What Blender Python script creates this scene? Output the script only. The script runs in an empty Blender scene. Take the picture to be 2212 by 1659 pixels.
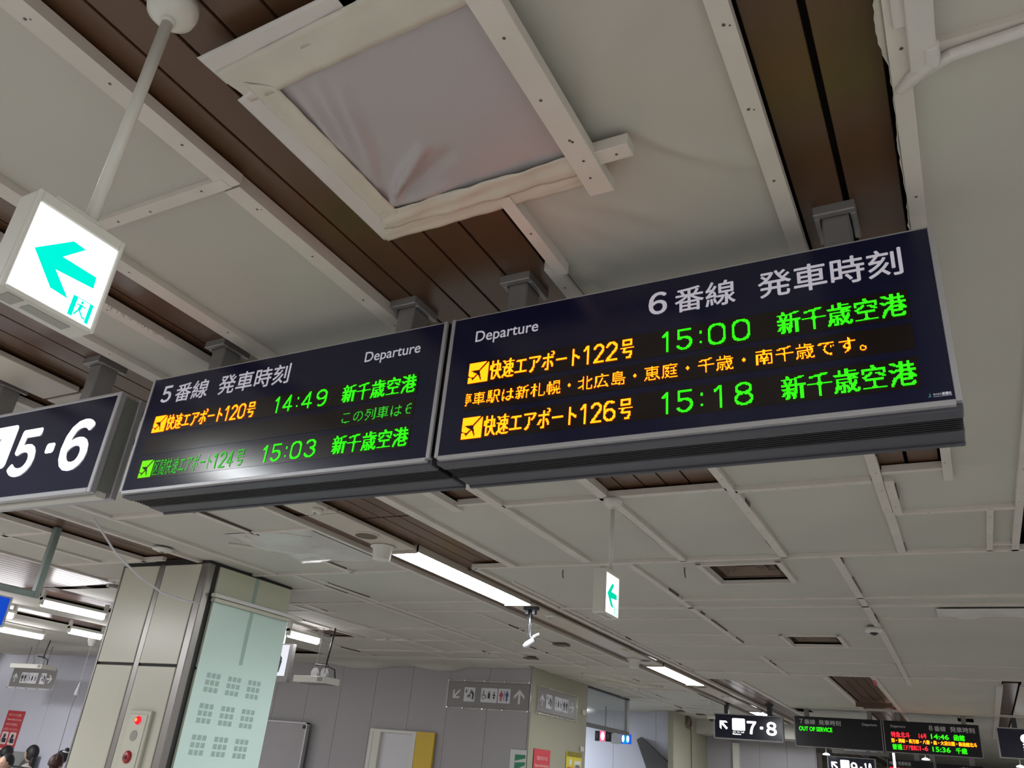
import bpy, math, random
import numpy as np
from mathutils import Matrix, Vector
random.seed(7)
rng = np.random.default_rng(7)
SC = bpy.context.scene
COL = SC.collection

# ---------------------------------------------------------------- camera
S = 1.25                      # metres per unit of the lay-out (ceiling height above the lens)
EYE = 1.65                    # lens height above the floor
FPX = 1732.9
R = np.array([[0.88224436, 0.13314672, 0.45157153],
              [0.46279021, -0.42135981, -0.77992382],
              [0.0864298, 0.89706626, -0.43336131]])
U_, V_, W_ = R[:, 0], R[:, 1], R[:, 2]
camd = bpy.data.cameras.new('camera')
camd.sensor_width = 36.0
camd.lens = FPX / 2212 * 36.0
camd.clip_start = 0.02
camd.clip_end = 200
cam = bpy.data.objects.new('camera', camd)
COL.objects.link(cam)
cam.matrix_world = Matrix([[R[0, 0], R[0, 1], R[0, 2], 0], [R[1, 0], R[1, 1], R[1, 2], 0], [R[2, 0], R[2, 1], R[2, 2], EYE], [0, 0, 0, 1]])
SC.camera = cam

# ---------------------------------------------------------------- world, exposure
w = bpy.data.worlds.new('world')
SC.world = w
w.use_nodes = True
w.node_tree.nodes['Background'].inputs[0].default_value = (1.0, 0.95, 0.90, 1)
w.node_tree.nodes['Background'].inputs[1].default_value = 0.80
SC.view_settings.view_transform = 'Standard'
SC.view_settings.look = 'None'
SC.view_settings.exposure = 0.0
SC.view_settings.gamma = 1.0
SC.view_settings.use_curve_mapping = False
SC.cycles.use_denoising = True
SC.cycles.max_bounces = 6
SC.cycles.diffuse_bounces = 4
SC.cycles.sample_clamp_indirect = 6.0


def P3(x, y, z):
    "lay-out coordinates (x across, y away, z up from the lens) to metres"
    return (x * S, y * S, EYE + z * S)


def ray(px, py):
    return R @ np.array([(px - 1106.0) / FPX, -(py - 829.5) / FPX, -1.0])


def on(px, py, x=None, y=None, z=None):
    d = ray(px, py)
    k = x / d[0] if x is not None else y / d[1] if y is not None else z / d[2]
    return d * k


def area_lamp(name, x, y, z, sx, sy, power, color=(1, 1, 1), rot=(0, 0, 0)):
    l = bpy.data.lights.new(name, 'AREA')
    l.shape = 'RECTANGLE'
    l.size, l.size_y = sx * S, sy * S
    l.energy = power
    l.color = color
    o = bpy.data.objects.new(name, l)
    COL.objects.link(o)
    o.location = P3(x, y, z)
    o.rotation_euler = rot
    return o


# unseen hall lamps at the pitch of those in view, plus added fill lights
WHITE = (0.97, 0.98, 1.0)
for yy, pw in ((-4.4, 180), (-.3, 150), (3.9, 40), (8.1, 40)):  # the one beside the lens is added to lift the near ceiling
    area_lamp('unseen_hall_light', 1.9, yy, 0.985, 0.13, 1.35, pw, WHITE)
for yy in (-5.4, -9.6):
    area_lamp('unseen_hall_light', -2.55, yy, 0.985, 0.13, 1.35, 190, WHITE)
for yy in (-1.5, 1.2):
    area_lamp('unseen_hall_light', -6.7, yy, 0.93, 0.13, 1.35, 150, WHITE)
area_lamp('unseen_hall_light', -10.8, 4.6, 0.95, 0.13, 1.35, 190, WHITE)  # added fill that brightens the pale left wall
area_lamp('unseen_hall_light', -9.6, 1.8, 0.95, 0.13, 1.35, 190, WHITE)  # second added fill for the left wall
area_lamp('passage_fill', -6.2, 11.2, 0.97, 0.13, 1.35, 120, (.85, .93, 1.))  # added fill without a fixture, lightens the passage wall
for yy in (12.5, 17.):
    area_lamp('unseen_hall_light', 2.9, yy, 0.985, 0.13, 1.35, 80, WHITE)

# ---------------------------------------------------------------- materials
MATS = {}


def mat(name, col, rough=0.6, metal=0.0, spec=0.5, emit=None, es=0.0, noise=0.0, nscale=8.0, bump=0.0, bscale=40.0,
        stretch=(1, 1, 1), alpha=1.0, trans=0.0, coat=0.0, coat_rough=0.1):
    if name in MATS:
        return MATS[name]
    m = bpy.data.materials.new(name)
    m.use_nodes = True
    nt = m.node_tree
    b = nt.nodes['Principled BSDF']
    b.inputs['Base Color'].default_value = (*col, 1)
    b.inputs['Roughness'].default_value = rough
    b.inputs['Metallic'].default_value = metal
    b.inputs['Specular IOR Level'].default_value = spec
    if coat:
        b.inputs['Coat Weight'].default_value = coat
        b.inputs['Coat Roughness'].default_value = coat_rough
    if emit:
        b.inputs['Emission Color'].default_value = (*emit, 1)
        b.inputs['Emission Strength'].default_value = es
    if alpha < 1:
        b.inputs['Alpha'].default_value = alpha
    if trans:
        b.inputs['Transmission Weight'].default_value = trans
    tc = mp = None
    if noise or bump:
        tc = nt.nodes.new('ShaderNodeTexCoord')
        mp = nt.nodes.new('ShaderNodeMapping')
        mp.inputs['Scale'].default_value = stretch
        nt.links.new(tc.outputs['Object'], mp.inputs['Vector'])
    if noise:
        n = nt.nodes.new('ShaderNodeTexNoise')
        n.inputs['Scale'].default_value = nscale
        n.inputs['Detail'].default_value = 5
        nt.links.new(mp.outputs[0], n.inputs['Vector'])
        r = nt.nodes.new('ShaderNodeMapRange')
        r.inputs['From Min'].default_value = 0.3
        r.inputs['From Max'].default_value = 0.7
        r.inputs['To Min'].default_value = 1 - noise
        r.inputs['To Max'].default_value = 1 + noise
        nt.links.new(n.outputs['Fac'], r.inputs['Value'])
        mx = nt.nodes.new('ShaderNodeMix')
        mx.data_type = 'RGBA'
        mx.blend_type = 'MULTIPLY'
        mx.inputs['Factor'].default_value = 1
        mx.inputs['A'].default_value = (*col, 1)
        nt.links.new(r.outputs[0], mx.inputs['B'])
        nt.links.new(mx.outputs['Result'], b.inputs['Base Color'])
    if bump:
        n2 = nt.nodes.new('ShaderNodeTexNoise')
        n2.inputs['Scale'].default_value = bscale
        n2.inputs['Detail'].default_value = 4
        nt.links.new(mp.outputs[0], n2.inputs['Vector'])
        bp = nt.nodes.new('ShaderNodeBump')
        bp.inputs['Strength'].default_value = bump
        bp.inputs['Distance'].default_value = 0.01
        nt.links.new(n2.outputs['Fac'], bp.inputs['Height'])
        nt.links.new(bp.outputs[0], b.inputs['Normal'])
    MATS[name] = m
    return m


def glow(name, col, strength):
    if name in MATS:
        return MATS[name]
    m = bpy.data.materials.new(name)
    m.use_nodes = True
    nt = m.node_tree
    nt.nodes.remove(nt.nodes['Principled BSDF'])
    e = nt.nodes.new('ShaderNodeEmission')
    e.inputs[0].default_value = (*col, 1)
    e.inputs[1].default_value = strength
    nt.links.new(e.outputs[0], nt.nodes['Material Output'].inputs[0])
    MATS[name] = m
    return m


M_sheet = mat('stretched_cloth', (0.485, 0.475, 0.43), 0.75, noise=0.07, nscale=0.9, bump=0.10, bscale=3.0)
M_batten = mat('painted_batten', (0.60, 0.565, 0.52), 0.6, noise=0.06, nscale=5, bump=0.1, bscale=30)
M_nail = mat('nail', (0.09, 0.07, 0.06), 0.6)
M_plank = mat('brown_ceiling_board', (0.098, 0.050, 0.026), 0.30, noise=0.10, nscale=3, stretch=(3, .4, 1), bump=0.03, bscale=60)
M_void = mat('dark_void', (0.018, 0.011, 0.008), 0.9)
M_cream = mat('cream_metal', (0.50, 0.46, 0.40), 0.45, noise=0.03, nscale=4)
M_plastic = mat('plastic_sheet', (0.40, 0.375, 0.385), 0.42, noise=0.03, nscale=2, bump=0.05, bscale=5)
M_plastic2 = mat('loose_plastic', (0.52, 0.52, 0.50), 0.22, bump=0.3, bscale=6)
M_tape = mat('curing_tape', (0.56, 0.54, 0.47), 0.5, noise=0.05, nscale=6, bump=0.25, bscale=14)
M_tape2 = mat('white_tape', (0.58, 0.56, 0.54), 0.5, noise=0.04, nscale=6, bump=0.2, bscale=14)
M_navy = mat('navy_sign_face', (0.005, 0.007, 0.032), 0.20, spec=0.5)
M_led_bg = mat('led_window', (0.010, 0.006, 0.005), 0.22, spec=0.5)
M_alu = mat('satin_aluminium', (0.42, 0.42, 0.44), 0.45, metal=0.35)
M_case = mat('sign_casing', (0.065, 0.067, 0.085), 0.45, metal=0.2)
M_case_dark = mat('sign_casing_dark', (0.04, 0.042, 0.055), 0.5)
M_louvre = mat('louvre_fin', (0.012, 0.012, 0.016), 0.5)
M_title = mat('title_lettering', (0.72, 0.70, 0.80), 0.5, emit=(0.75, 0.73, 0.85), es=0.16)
M_title_far = mat('title_lettering_far', (0.60, 0.60, 0.62), 0.5)
M_post = mat('grey_painted_steel', (0.26, 0.25, 0.25), 0.4, metal=0.3)
M_post2 = mat('grey_green_steel', (0.25, 0.26, 0.235), 0.4, metal=0.3)
M_lit = glow('lit_white', (1, 0.99, 1.0), 2.6)
M_lamp = glow('fluorescent_light', (0.93, 0.97, 1.0), 60.0)
M_tube = glow('fluorescent_tube', (1.0, 0.98, 1.0), 22.0)
M_exit_white = glow('exit_sign_white', (0.95, 1, 0.98), 2.2)
M_exit_green = glow('exit_sign_green', (0.0, 0.95, 0.72), 1.0)
M_exit_green2 = glow('exit_sign_green_far', (0.0, 0.72, 0.42), 1.0)
M_shell = mat('white_plastic', (0.62, 0.62, 0.57), 0.4)
M_wallg = mat('grey_wall_board', (0.35, 0.335, 0.355), 0.6, noise=0.04, nscale=1.2)
M_wallb = mat('pale_blue_wall_board', (0.64, 0.65, 0.76), 0.55, noise=0.03, nscale=1.2)
M_beige = mat('beige_wall_board', (0.33, 0.32, 0.245), 0.6, noise=0.03, nscale=1.2)
M_tile = mat('cream_enamel_panel', (0.53, 0.525, 0.445), 0.3, noise=0.03, nscale=2)
M_steel = mat('stainless_steel', (0.26, 0.245, 0.235), 0.34, metal=0.85, bump=0.15, bscale=6, stretch=(4, 4, .3))
M_dark = mat('dark_joint', (0.02, 0.02, 0.02), 0.7)
M_green_glass = mat('pale_green_glass', (0.54, 0.70, 0.65), 0.25)
M_green_sq = mat('grey_green_print', (0.30, 0.42, 0.38), 0.4)
M_floor = mat('floor_tiles', (0.42, 0.40, 0.37), 0.5, noise=0.05, nscale=1)
M_black = mat('black_plastic', (0.015, 0.015, 0.017), 0.4)
M_gsign = mat('grey_sign_plate', (0.20, 0.19, 0.19), 0.35)
M_white = mat('white_print', (0.62, 0.62, 0.66), 0.5)
M_pic = mat('dark_print', (0.03, 0.035, 0.06), 0.5)
M_picr = mat('red_print', (0.45, 0.06, 0.10), 0.5)
M_picb = mat('blue_print', (0.03, 0.05, 0.20), 0.5)
M_red = mat('red_poster', (0.55, 0.05, 0.07), 0.5)
M_yel = mat('yellow_paint', (0.62, 0.42, 0.03), 0.5)
M_yel2 = mat('yellow_poster', (0.70, 0.58, 0.04), 0.5)
M_green = mat('green_print', (0.02, 0.22, 0.11), 0.5)
M_chrome = mat('polished_metal', (0.65, 0.66, 0.68), 0.18, metal=1.0)
M_grid = mat('brown_grille', (0.11, 0.085, 0.06), 0.6)
M_vent = mat('brown_vent', (0.17, 0.12, 0.09), 0.6)
M_skin = mat('skin', (0.52, 0.32, 0.24), 0.6)
M_hair = mat('black_hair', (0.012, 0.010, 0.012), 0.55)
M_hair2 = mat('dark_brown_hair', (0.05, 0.018, 0.014), 0.5)
M_clear = mat('clear_acrylic', (0.8, 0.8, 0.8), 0.08, alpha=0.22)
M_glass = mat('smoke_screen_glass', (0.45, 0.5, 0.55), 0.08, alpha=0.45)
M_orange = glow('led_orange', (1.0, 0.115, 0.002), 8.2)
M_greenled = glow('led_green', (0.022, 1.0, 0.006), 2.4)
M_greenled2 = glow('led_green_dim', (0.07, 0.9, 0.05), 0.75)
M_lime = glow('led_lime', (0.22, 1.0, 0.02), 1.15)
M_redled = glow('led_red', (1.0, 0.02, 0.035), 2.4)


# ---------------------------------------------------------------- object helpers
def setp(o, label=None, cat=None, group=None, kind=None):
    if label:
        o['label'] = label
    if cat:
        o['category'] = cat
    if group:
        o['group'] = group
    if kind:
        o['kind'] = kind
    return o


def root(name, pos, label=None, cat=None, group=None, kind=None):
    o = bpy.data.objects.new(name, None)
    COL.objects.link(o)
    o.empty_display_size = 0.1
    o.location = P3(*pos)
    o['_w'] = list(P3(*pos))
    return setp(o, label, cat, group, kind)


class G:
    "collects shapes given in lay-out coordinates"

    def __init__(self):
        self.v, self.f, self.m = [], [], []

    def add(self, vs, fs, mi=0):
        n = len(self.v)
        self.v += [tuple(map(float, q)) for q in vs]
        self.f += [tuple(i + n for i in f) for f in fs]
        self.m += [mi] * len(fs)
        return self

    def box(self, x0, x1, y0, y1, z0, z1, mi=0):
        vs = [(x, y, z) for z in (z0, z1) for y in (y0, y1) for x in (x0, x1)]
        return self.add(vs, [(0, 2, 3, 1), (4, 5, 7, 6), (0, 1, 5, 4), (2, 6, 7, 3), (0, 4, 6, 2), (1, 3, 7, 5)], mi)

    def prism(self, poly, d, mi=0):
        "poly: 3d points of a planar outline, d: extrusion vector"
        n = len(poly)
        a = [np.array(q, float) for q in poly]
        b = [q + np.array(d) for q in a]
        return self.add(a + b, [tuple(range(n))[::-1], tuple(range(n, 2 * n))] + [(i, (i + 1) % n, n + (i + 1) % n, n + i) for i in range(n)], mi)

    def tube(self, pts, r, n=10, mi=0, caps=True):
        pts = [np.array(q, float) for q in pts]
        k = len(pts)
        rs = r if isinstance(r, (list, tuple)) else [r] * k
        rings = []
        ref = None
        for i, q in enumerate(pts):
            t = pts[min(i + 1, k - 1)] - pts[max(i - 1, 0)]
            t /= np.linalg.norm(t) + 1e-12
            if ref is None:
                ref = np.array([0, 0, 1.]) if abs(t[2]) < .9 else np.array([1., 0, 0])
            a = np.cross(t, ref)
            a /= np.linalg.norm(a)
            b = np.cross(a, t)
            ref = b
            rings.append([q + rs[i] * (math.cos(2 * math.pi * j / n) * a + math.sin(2 * math.pi * j / n) * b) for j in range(n)])
        vs = [p for rg in rings for p in rg]
        fs = []
        for i in range(k - 1):
            for j in range(n):
                fs.append((i * n + j, i * n + (j + 1) % n, (i + 1) * n + (j + 1) % n, (i + 1) * n + j))
        if caps:
            fs += [tuple(range(n))[::-1], tuple(range((k - 1) * n, k * n))]
        return self.add(vs, fs, mi)

    def lathe(self, c, prof, n=24, mi=0, axis='z'):
        "prof: list of (radius, height)"
        vs, fs = [], []
        for r, h in prof:
            for j in range(n):
                a = 2 * math.pi * j / n
                p = (r * math.cos(a), r * math.sin(a), h)
                if axis == 'y':
                    p = (p[0], -p[2], p[1])
                elif axis == 'x':
                    p = (p[2], p[0], p[1])
                vs.append((c[0] + p[0], c[1] + p[1], c[2] + p[2]))
        k = len(prof)
        for i in range(k - 1):
            for j in range(n):
                fs.append((i * n + j, i * n + (j + 1) % n, (i + 1) * n + (j + 1) % n, (i + 1) * n + j))
        fs += [tuple(range(n))[::-1], tuple(range((k - 1) * n, k * n))]
        return self.add(vs, fs, mi)

    def make(self, name, mats, parent=None, bevel=0.0, smooth=False, origin=None, seg=1):
        vs = np.array([P3(*q) for q in self.v])
        if parent is not None:
            base = np.array(parent['_w'])
        if origin is not None:
            org = np.array(P3(*origin))
        else:
            org = (vs.min(0) + vs.max(0)) / 2
        me = bpy.data.meshes.new(name)
        me.from_pydata([tuple(q) for q in (vs - org)], [], self.f)
        ml = mats if isinstance(mats, (list, tuple)) else [mats]
        for m in ml:
            me.materials.append(m)
        if len(ml) > 1:
            me.polygons.foreach_set('material_index', self.m)
        if smooth:
            me.polygons.foreach_set('use_smooth', [True] * len(me.polygons))
        me.update()
        o = bpy.data.objects.new(name, me)
        COL.objects.link(o)
        o['_w'] = [float(q) for q in org]
        if parent is not None:
            o.parent = parent
            o.location = tuple(org - base)
        else:
            o.location = tuple(org)
        if bevel:
            bv = o.modifiers.new('bevel', 'BEVEL')
            bv.width = bevel * S
            bv.segments = seg
            bv.limit_method = 'ANGLE'
        return o


def copy_tree(o, delta, parent=None):
    "copy a thing, its parts and sub-parts, moved by delta (lay-out units)"
    c = o.copy()
    COL.objects.link(c)
    c.parent = parent
    if parent is None:
        d = np.array(delta) * S
        c.location = Vector(o.location) + Vector(d)
        c['_w'] = [a + b for a, b in zip(o['_w'], d)]
    for ch in o.children:
        copy_tree(ch, delta, c)
    return c


# flat print: shapes in (u, v) laid on a plane
class Flat:
    def __init__(self, o, u, v, n):
        self.o, self.u, self.v, self.n = [np.array(q, float) for q in (o, u, v, n)]
        self.g = G()

    def pt(self, a, b, h=0.0):
        return self.o + self.u * a + self.v * b + self.n * h

    def poly(self, pts, mi=0, h=0.0):
        self.g.add([self.pt(a, b, h) for a, b in pts], [tuple(range(len(pts)))], mi)
        return self

    def rect(self, a0, a1, b0, b1, mi=0, h=0.0):
        return self.poly([(a0, b0), (a1, b0), (a1, b1), (a0, b1)], mi, h)

    def rrect(self, a0, a1, b0, b1, r, mi=0, h=0.0, n=5):
        pts = []
        for cx, cy, s in ((a1 - r, b1 - r, 0), (a0 + r, b1 - r, 90), (a0 + r, b0 + r, 180), (a1 - r, b0 + r, 270)):
            for k in range(n + 1):
                t = math.radians(s + 90 * k / n)
                pts.append((cx + r * math.cos(t), cy + r * math.sin(t)))
        return self.poly(pts, mi, h)

    def circ(self, a, b, r, mi=0, h=0.0, n=16, ry=None):
        ry = ry or r
        return self.poly([(a + r * math.cos(2 * math.pi * k / n), b + ry * math.sin(2 * math.pi * k / n)) for k in range(n)], mi, h)

    def line(self, a0, b0, a1, b1, w, mi=0, h=0.0):
        dx, dy = a1 - a0, b1 - b0
        L = math.hypot(dx, dy)
        nx, ny = -dy / L * w / 2, dx / L * w / 2
        return self.poly([(a0 + nx, b0 + ny), (a1 + nx, b1 + ny), (a1 - nx, b1 - ny), (a0 - nx, b0 - ny)], mi, h)

    def text(self, s, a0, a1, b0, b1, off=0.0, mi=0, h=0.0, bold=0.0):
        "string fitted into the rectangle by its own outline"
        vs, ps = glyphs(s, off if s.isascii() else 0)
        lo, hi = vs.min(0), vs.max(0)
        sc = np.array([(a1 - a0) / (hi[0] - lo[0]), (b1 - b0) / (hi[1] - lo[1])])
        q = (vs - lo) * sc + np.array([a0, b0])
        sh = [(0, 0)]
        if bold:
            q = (q - [a0, b0]) * [1 - 2 * bold / (a1 - a0), 1 - 2 * bold / (b1 - b0)] + [a0 + bold, b0 + bold]
            sh = [(bold * math.cos(k * math.pi / 5), bold * math.sin(k * math.pi / 5)) for k in range(10)]
        for k, (dx, dy) in enumerate(sh):
            self.g.add([self.pt(a + dx, b + dy, h + k * 1.5e-4) for a, b in q], ps, mi)
        return self

    def kanji(self, s, a0, a1, b0, b1, off=0.0, mi=0, h=0.0):
        "full-width characters in equal cells"
        n = len(s)
        cw = (a1 - a0) / n
        for i, ch in enumerate(s):
            if ch in ' \u3000':
                continue
            vs, ps = glyphs(ch, 0)
            q = np.stack([a0 + cw * (i + vs[:, 0]), b0 + (b1 - b0) * (vs[:, 1] + .12)], 1)
            for k, (dx, dy) in enumerate(((0, 0),) if not off else ((-off, 0), (off, 0), (0, off), (0, -off))):
                self.g.add([self.pt(a + dx * cw, b + dy * cw, h + k * 3e-4) for a, b in q], ps, mi)
        return self

    def make(self, name, mats, parent=None, **k):
        return self.g.make(name, mats, parent, **k)


_gl = {}


def glyphs(s, off=0.0):
    key = (s, off)
    if key in _gl:
        return _gl[key]
    c = bpy.data.curves.new('lettering', 'FONT')
    c.body = s
    c.size = 1
    c.offset = off
    c.resolution_u = 4
    o = bpy.data.objects.new('lettering', c)
    COL.objects.link(o)
    dg = bpy.context.evaluated_depsgraph_get()
    me = bpy.data.meshes.new_from_object(o.evaluated_get(dg))
    vs = np.array([(v.co.x, v.co.y) for v in me.vertices]).reshape(-1, 2)
    ps = [tuple(p.vertices) for p in me.polygons]
    bpy.data.objects.remove(o)
    bpy.data.curves.remove(c)
    bpy.data.meshes.remove(me)
    _gl[key] = (vs, ps)
    return vs, ps


def raster(vs, ps, w, h, x0, x1, y0, y1, ss=3, thr=0.45):
    "dot-matrix version of an outline; window x0..x1,y0..y1 maps to w x h dots"
    W, H = w * ss, h * ss
    im = np.zeros((H, W), bool)
    q = np.stack([(vs[:, 0] - x0) / (x1 - x0) * W, (vs[:, 1] - y0) / (y1 - y0) * H], 1)
    for p in ps:
        for k in range(1, len(p) - 1):
            a, b, c = q[p[0]], q[p[k]], q[p[k + 1]]
            lx, hx = int(max(0, min(a[0], b[0], c[0]))), int(min(W - 1, max(a[0], b[0], c[0])))
            ly, hy = int(max(0, min(a[1], b[1], c[1]))), int(min(H - 1, max(a[1], b[1], c[1])))
            if hx < lx or hy < ly:
                continue
            X, Y = np.meshgrid(np.arange(lx, hx + 1) + .5, np.arange(ly, hy + 1) + .5)
            d = (b[0] - a[0]) * (c[1] - a[1]) - (b[1] - a[1]) * (c[0] - a[0])
            if abs(d) < 1e-12:
                continue
            u = ((X - a[0]) * (c[1] - a[1]) - (Y - a[1]) * (c[0] - a[0])) / d
            v = ((b[0] - a[0]) * (Y - a[1]) - (b[1] - a[1]) * (X - a[0])) / d
            im[ly:hy + 1, lx:hx + 1] |= (u >= -1e-9) & (v >= -1e-9) & (u + v <= 1 + 1e-9)
    return im.reshape(h, ss, w, ss).mean((1, 3)) > thr


PLANE_ICON = """
111111111111111111111000
111111111111111111110001
111111111111111111100011
111111111111111111000111
111111111111111110001111
111111111111111100011111
111111111111111000111111
111111111111110001111111
111111111111100011111111
111000000000000111111111
111110000000001111111111
111111000000001111111111
111111110000001111111111
111111111100001111111111
111111111000000111111111
011111110001000111111111
000111100011100111111111
111000000111100111111111
111100001111110011111111
111110011111110011111111
111110111111111011111111
111111111111111011111111
111111111111111111111111
111111111111111111111111
""".split()


def arc(cx, cy, rx, ry, a0, a1, n=14):
    return [(cx + rx * math.cos(math.radians(a0 + (a1 - a0) * k / n)), cy + ry * math.sin(math.radians(a0 + (a1 - a0) * k / n))) for k in range(n + 1)]


STROKES = {
    '0': [arc(.5, .72, .5, .28, 0, 180) + arc(.5, .28, .5, .28, 180, 360) + [(1, .72)]],
    '1': [[(.25, .80), (.62, 1), (.62, 0)]],
    '2': [arc(.5, .73, .48, .27, 170, -35) + [(.02, 0), (1, 0)]],
    '3': [arc(.48, .76, .46, .24, 160, -80) + arc(.48, .27, .50, .27, 85, -165)],
    '4': [[(1, .27), (0, .27), (.70, 1), (.70, 0)]],
    '5': [[(.95, 1), (.10, 1), (.05, .55)] + arc(.46, .31, .52, .31, 135, -150)],
    '6': [[(.88, .93)] + arc(.5, .62, .5, .38, 70, 180) + [(0, .3)] + arc(.5, .29, .5, .29, 180, 540)],
    '8': [arc(.5, .77, .44, .23, 0, 360), arc(.5, .27, .5, .27, 0, 360)],
    '9': [arc(.5, .71, .5, .29, 0, 360) + [(1, .45)] + arc(.5, .38, .5, .38, 0, -120)],
    ':': [[(.5, .70), (.5, .74)], [(.5, .18), (.5, .22)]]}


def stroke_digits(im, s, cells, h, wd):
    "cells: (col0, col1) per character; strokes stamped wd dots wide"
    H, W = im.shape
    for ch, (c0, c1) in zip(s, cells):
        for pl in STROKES[ch]:
            q = [(c0 + x * (c1 - c0 - wd), 1 + y * (h - 2 - wd)) for x, y in pl]
            for (xa, ya), (xb, yb) in zip(q[:-1], q[1:]):
                n = max(1, int(3 * math.hypot(xb - xa, yb - ya)))
                for k in range(n + 1):
                    x, y = int(round(xa + (xb - xa) * k / n)), int(round(ya + (yb - ya) * k / n))
                    im[max(0, y):max(0, y + wd), max(0, x):max(0, x + wd)] = True


def led_bitmap(items, w, h):
    """items: (text, col0, col1, kind) kind: 'cell' full-width cells, 'fit' stretched outline, 'icon'"""
    im = np.zeros((h, w), bool)
    for s, c0, c1, kind, off in items:
        if kind == 'icon':
            a = np.array([[ch == '1' for ch in r] for r in PLANE_ICON])[::-1]
            im[:h, c0:c0 + 24] |= a[:h, :]
        elif kind == 'time':
            stroke_digits(im, s, [(c0, c0 + 12), (c0 + 16, c0 + 31), (c0 + 37, c0 + 40), (c0 + 46, c0 + 62), (c0 + 68, c0 + 84)], h, 2)
        elif kind == 'num':
            p = (c1 - c0) / len(s)
            stroke_digits(im, s, [(int(c0 + p * i), int(c0 + p * (i + 1) - 2)) for i in range(len(s))], h - 1, off)
        elif kind == 'cell':
            n = len(s)
            for i, ch in enumerate(s):
                a0 = int(round(c0 + (c1 - c0) * i / n))
                a1 = int(round(c0 + (c1 - c0) * (i + 1) / n))
                if a1 <= a0 or ch == ' ':
                    continue
                vs, ps = glyphs(ch, 0)
                b = raster(vs, ps, a1 - a0, h, -0.01, 1.01, -.115, .885)
                if off > .01:
                    b[:, 1:] |= b[:, :-1].copy()
                lo, hi = max(0, a0), min(w, a1)
                if hi > lo:
                    im[:, lo:hi] |= b[:, lo - a0:hi - a0]
        else:
            vs, ps = glyphs(s, off if s.isascii() else 0)
            lo, hi = vs.min(0), vs.max(0)
            b = raster(vs, ps, c1 - c0, h - 1, lo[0], hi[0], lo[1], hi[1], thr=.4)
            l2, h2 = max(0, c0), min(w, c1)
            im[:h - 1, l2:h2] |= b[:, l2 - c0:h2 - c0]
    return im


def led_part(name, im, x0, z0, pitchx, pitchz, y, mt, parent, fill=0.90):
    "one square dot per lit diode, facing the viewer side (-y)"
    g = G()
    hx, hz = pitchx * fill / 2, pitchz * fill / 2
    for r, c in zip(*np.nonzero(im)):
        cx, cz = x0 + (c + .5) * pitchx, z0 + (r + .5) * pitchz
        g.add([(cx - hx, y, cz - hz), (cx + hx, y, cz - hz), (cx + hx, y, cz + hz), (cx - hx, y, cz + hz)], [(0, 1, 2, 3)])
    o = g.make(name, mt, parent)
    o['kind'] = 'stuff'
    return o


# =====================================================================================
#                                        SETTING
# =====================================================================================
setp(G().box(-18, 11, -10, 27, -EYE / S - .06, -EYE / S).make('floor', M_floor), 'pale floor of the station concourse below the frame', kind='structure')
ceiling = G().box(-18, 11, -10, 27, 1.075, 1.13).make('ceiling', M_void)
setp(ceiling, 'low ceiling of brown boards mostly covered by nailed white sheets and battens', kind='structure')

ZS, ZB = 1.018, 1.0        # sheet plane, batten underside


def ridge(X, Y, pts, wd, amp):
    "fold running along a polyline, fading towards both ends"
    Z = np.zeros_like(X)
    pts = np.array(pts, float)
    seg = np.linalg.norm(np.diff(pts, axis=0), axis=1)
    tot = seg.sum()
    best = np.full(X.shape, 1e9)
    tt = np.zeros_like(X)
    acc = 0
    for i in range(len(seg)):
        a, b = pts[i], pts[i + 1]
        d = (b - a) / seg[i]
        t = np.clip((X - a[0]) * d[0] + (Y - a[1]) * d[1], 0, seg[i])
        sx, sy = X - a[0] - t * d[0], Y - a[1] - t * d[1]
        dist = np.hypot(sx, sy)
        m = dist < best
        best = np.where(m, dist, best)
        tt = np.where(m, (acc + t) / tot, tt)
        acc += seg[i]
    fade = np.sin(np.clip(tt, 0, 1) * math.pi * .88 + .12 * math.pi * .5) ** .6
    return -amp * fade * np.exp(-(best / wd) ** 2)


def sheet(x0, x1, y0, y1, z=ZS, res=0.05, holes=(), folds=(), wav=0.004, seed=0, mt=None, name='ceiling_sheet', parent=None):
    nx, ny = max(2, int((x1 - x0) / res)), max(2, int((y1 - y0) / res))
    xs, ys = np.linspace(x0, x1, nx + 1), np.linspace(y0, y1, ny + 1)
    X, Y = np.meshgrid(xs, ys)
    r = np.random.default_rng(seed + 11)
    Z = np.full(X.shape, z)
    e = np.minimum(np.minimum(X - x0, x1 - X), np.minimum(Y - y0, y1 - Y))
    env = np.clip(e / .12, 0, 1)
    for k in range(4):
        kx, ky, ph = r.uniform(1, 5), r.uniform(1, 4), r.uniform(0, 6)
        Z = Z - wav * env * (0.5 + 0.5 * np.sin(kx * X + ky * Y + ph)) / 2
    for f in folds:
        Z = Z + ridge(X, Y, *f)
    g = G()
    vs = [(X[j, i], Y[j, i], Z[j, i]) for j in range(ny + 1) for i in range(nx + 1)]
    fs = []
    for j in range(ny):
        for i in range(nx):
            cx, cy = (xs[i] + xs[i + 1]) / 2, (ys[j] + ys[j + 1]) / 2
            if any(h[0] < cx < h[1] and h[2] < cy < h[3] for h in holes):
                continue
            a = j * (nx + 1) + i
            fs.append((a, a + nx + 1, a + nx + 2, a + 1))
    g.add(vs, fs)
    return g.make(name, mt or M_sheet, parent or ceiling, smooth=True)


def planks(edges, y0, y1, z=1.034, gap=0.006, mt=None, th=0.012):
    for a, b in zip(edges[:-1], edges[1:]):
        G().box(a + gap / 2, b - gap / 2, y0, y1, z, z + th).make('plank', mt or M_plank, ceiling, bevel=.0012)


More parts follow.
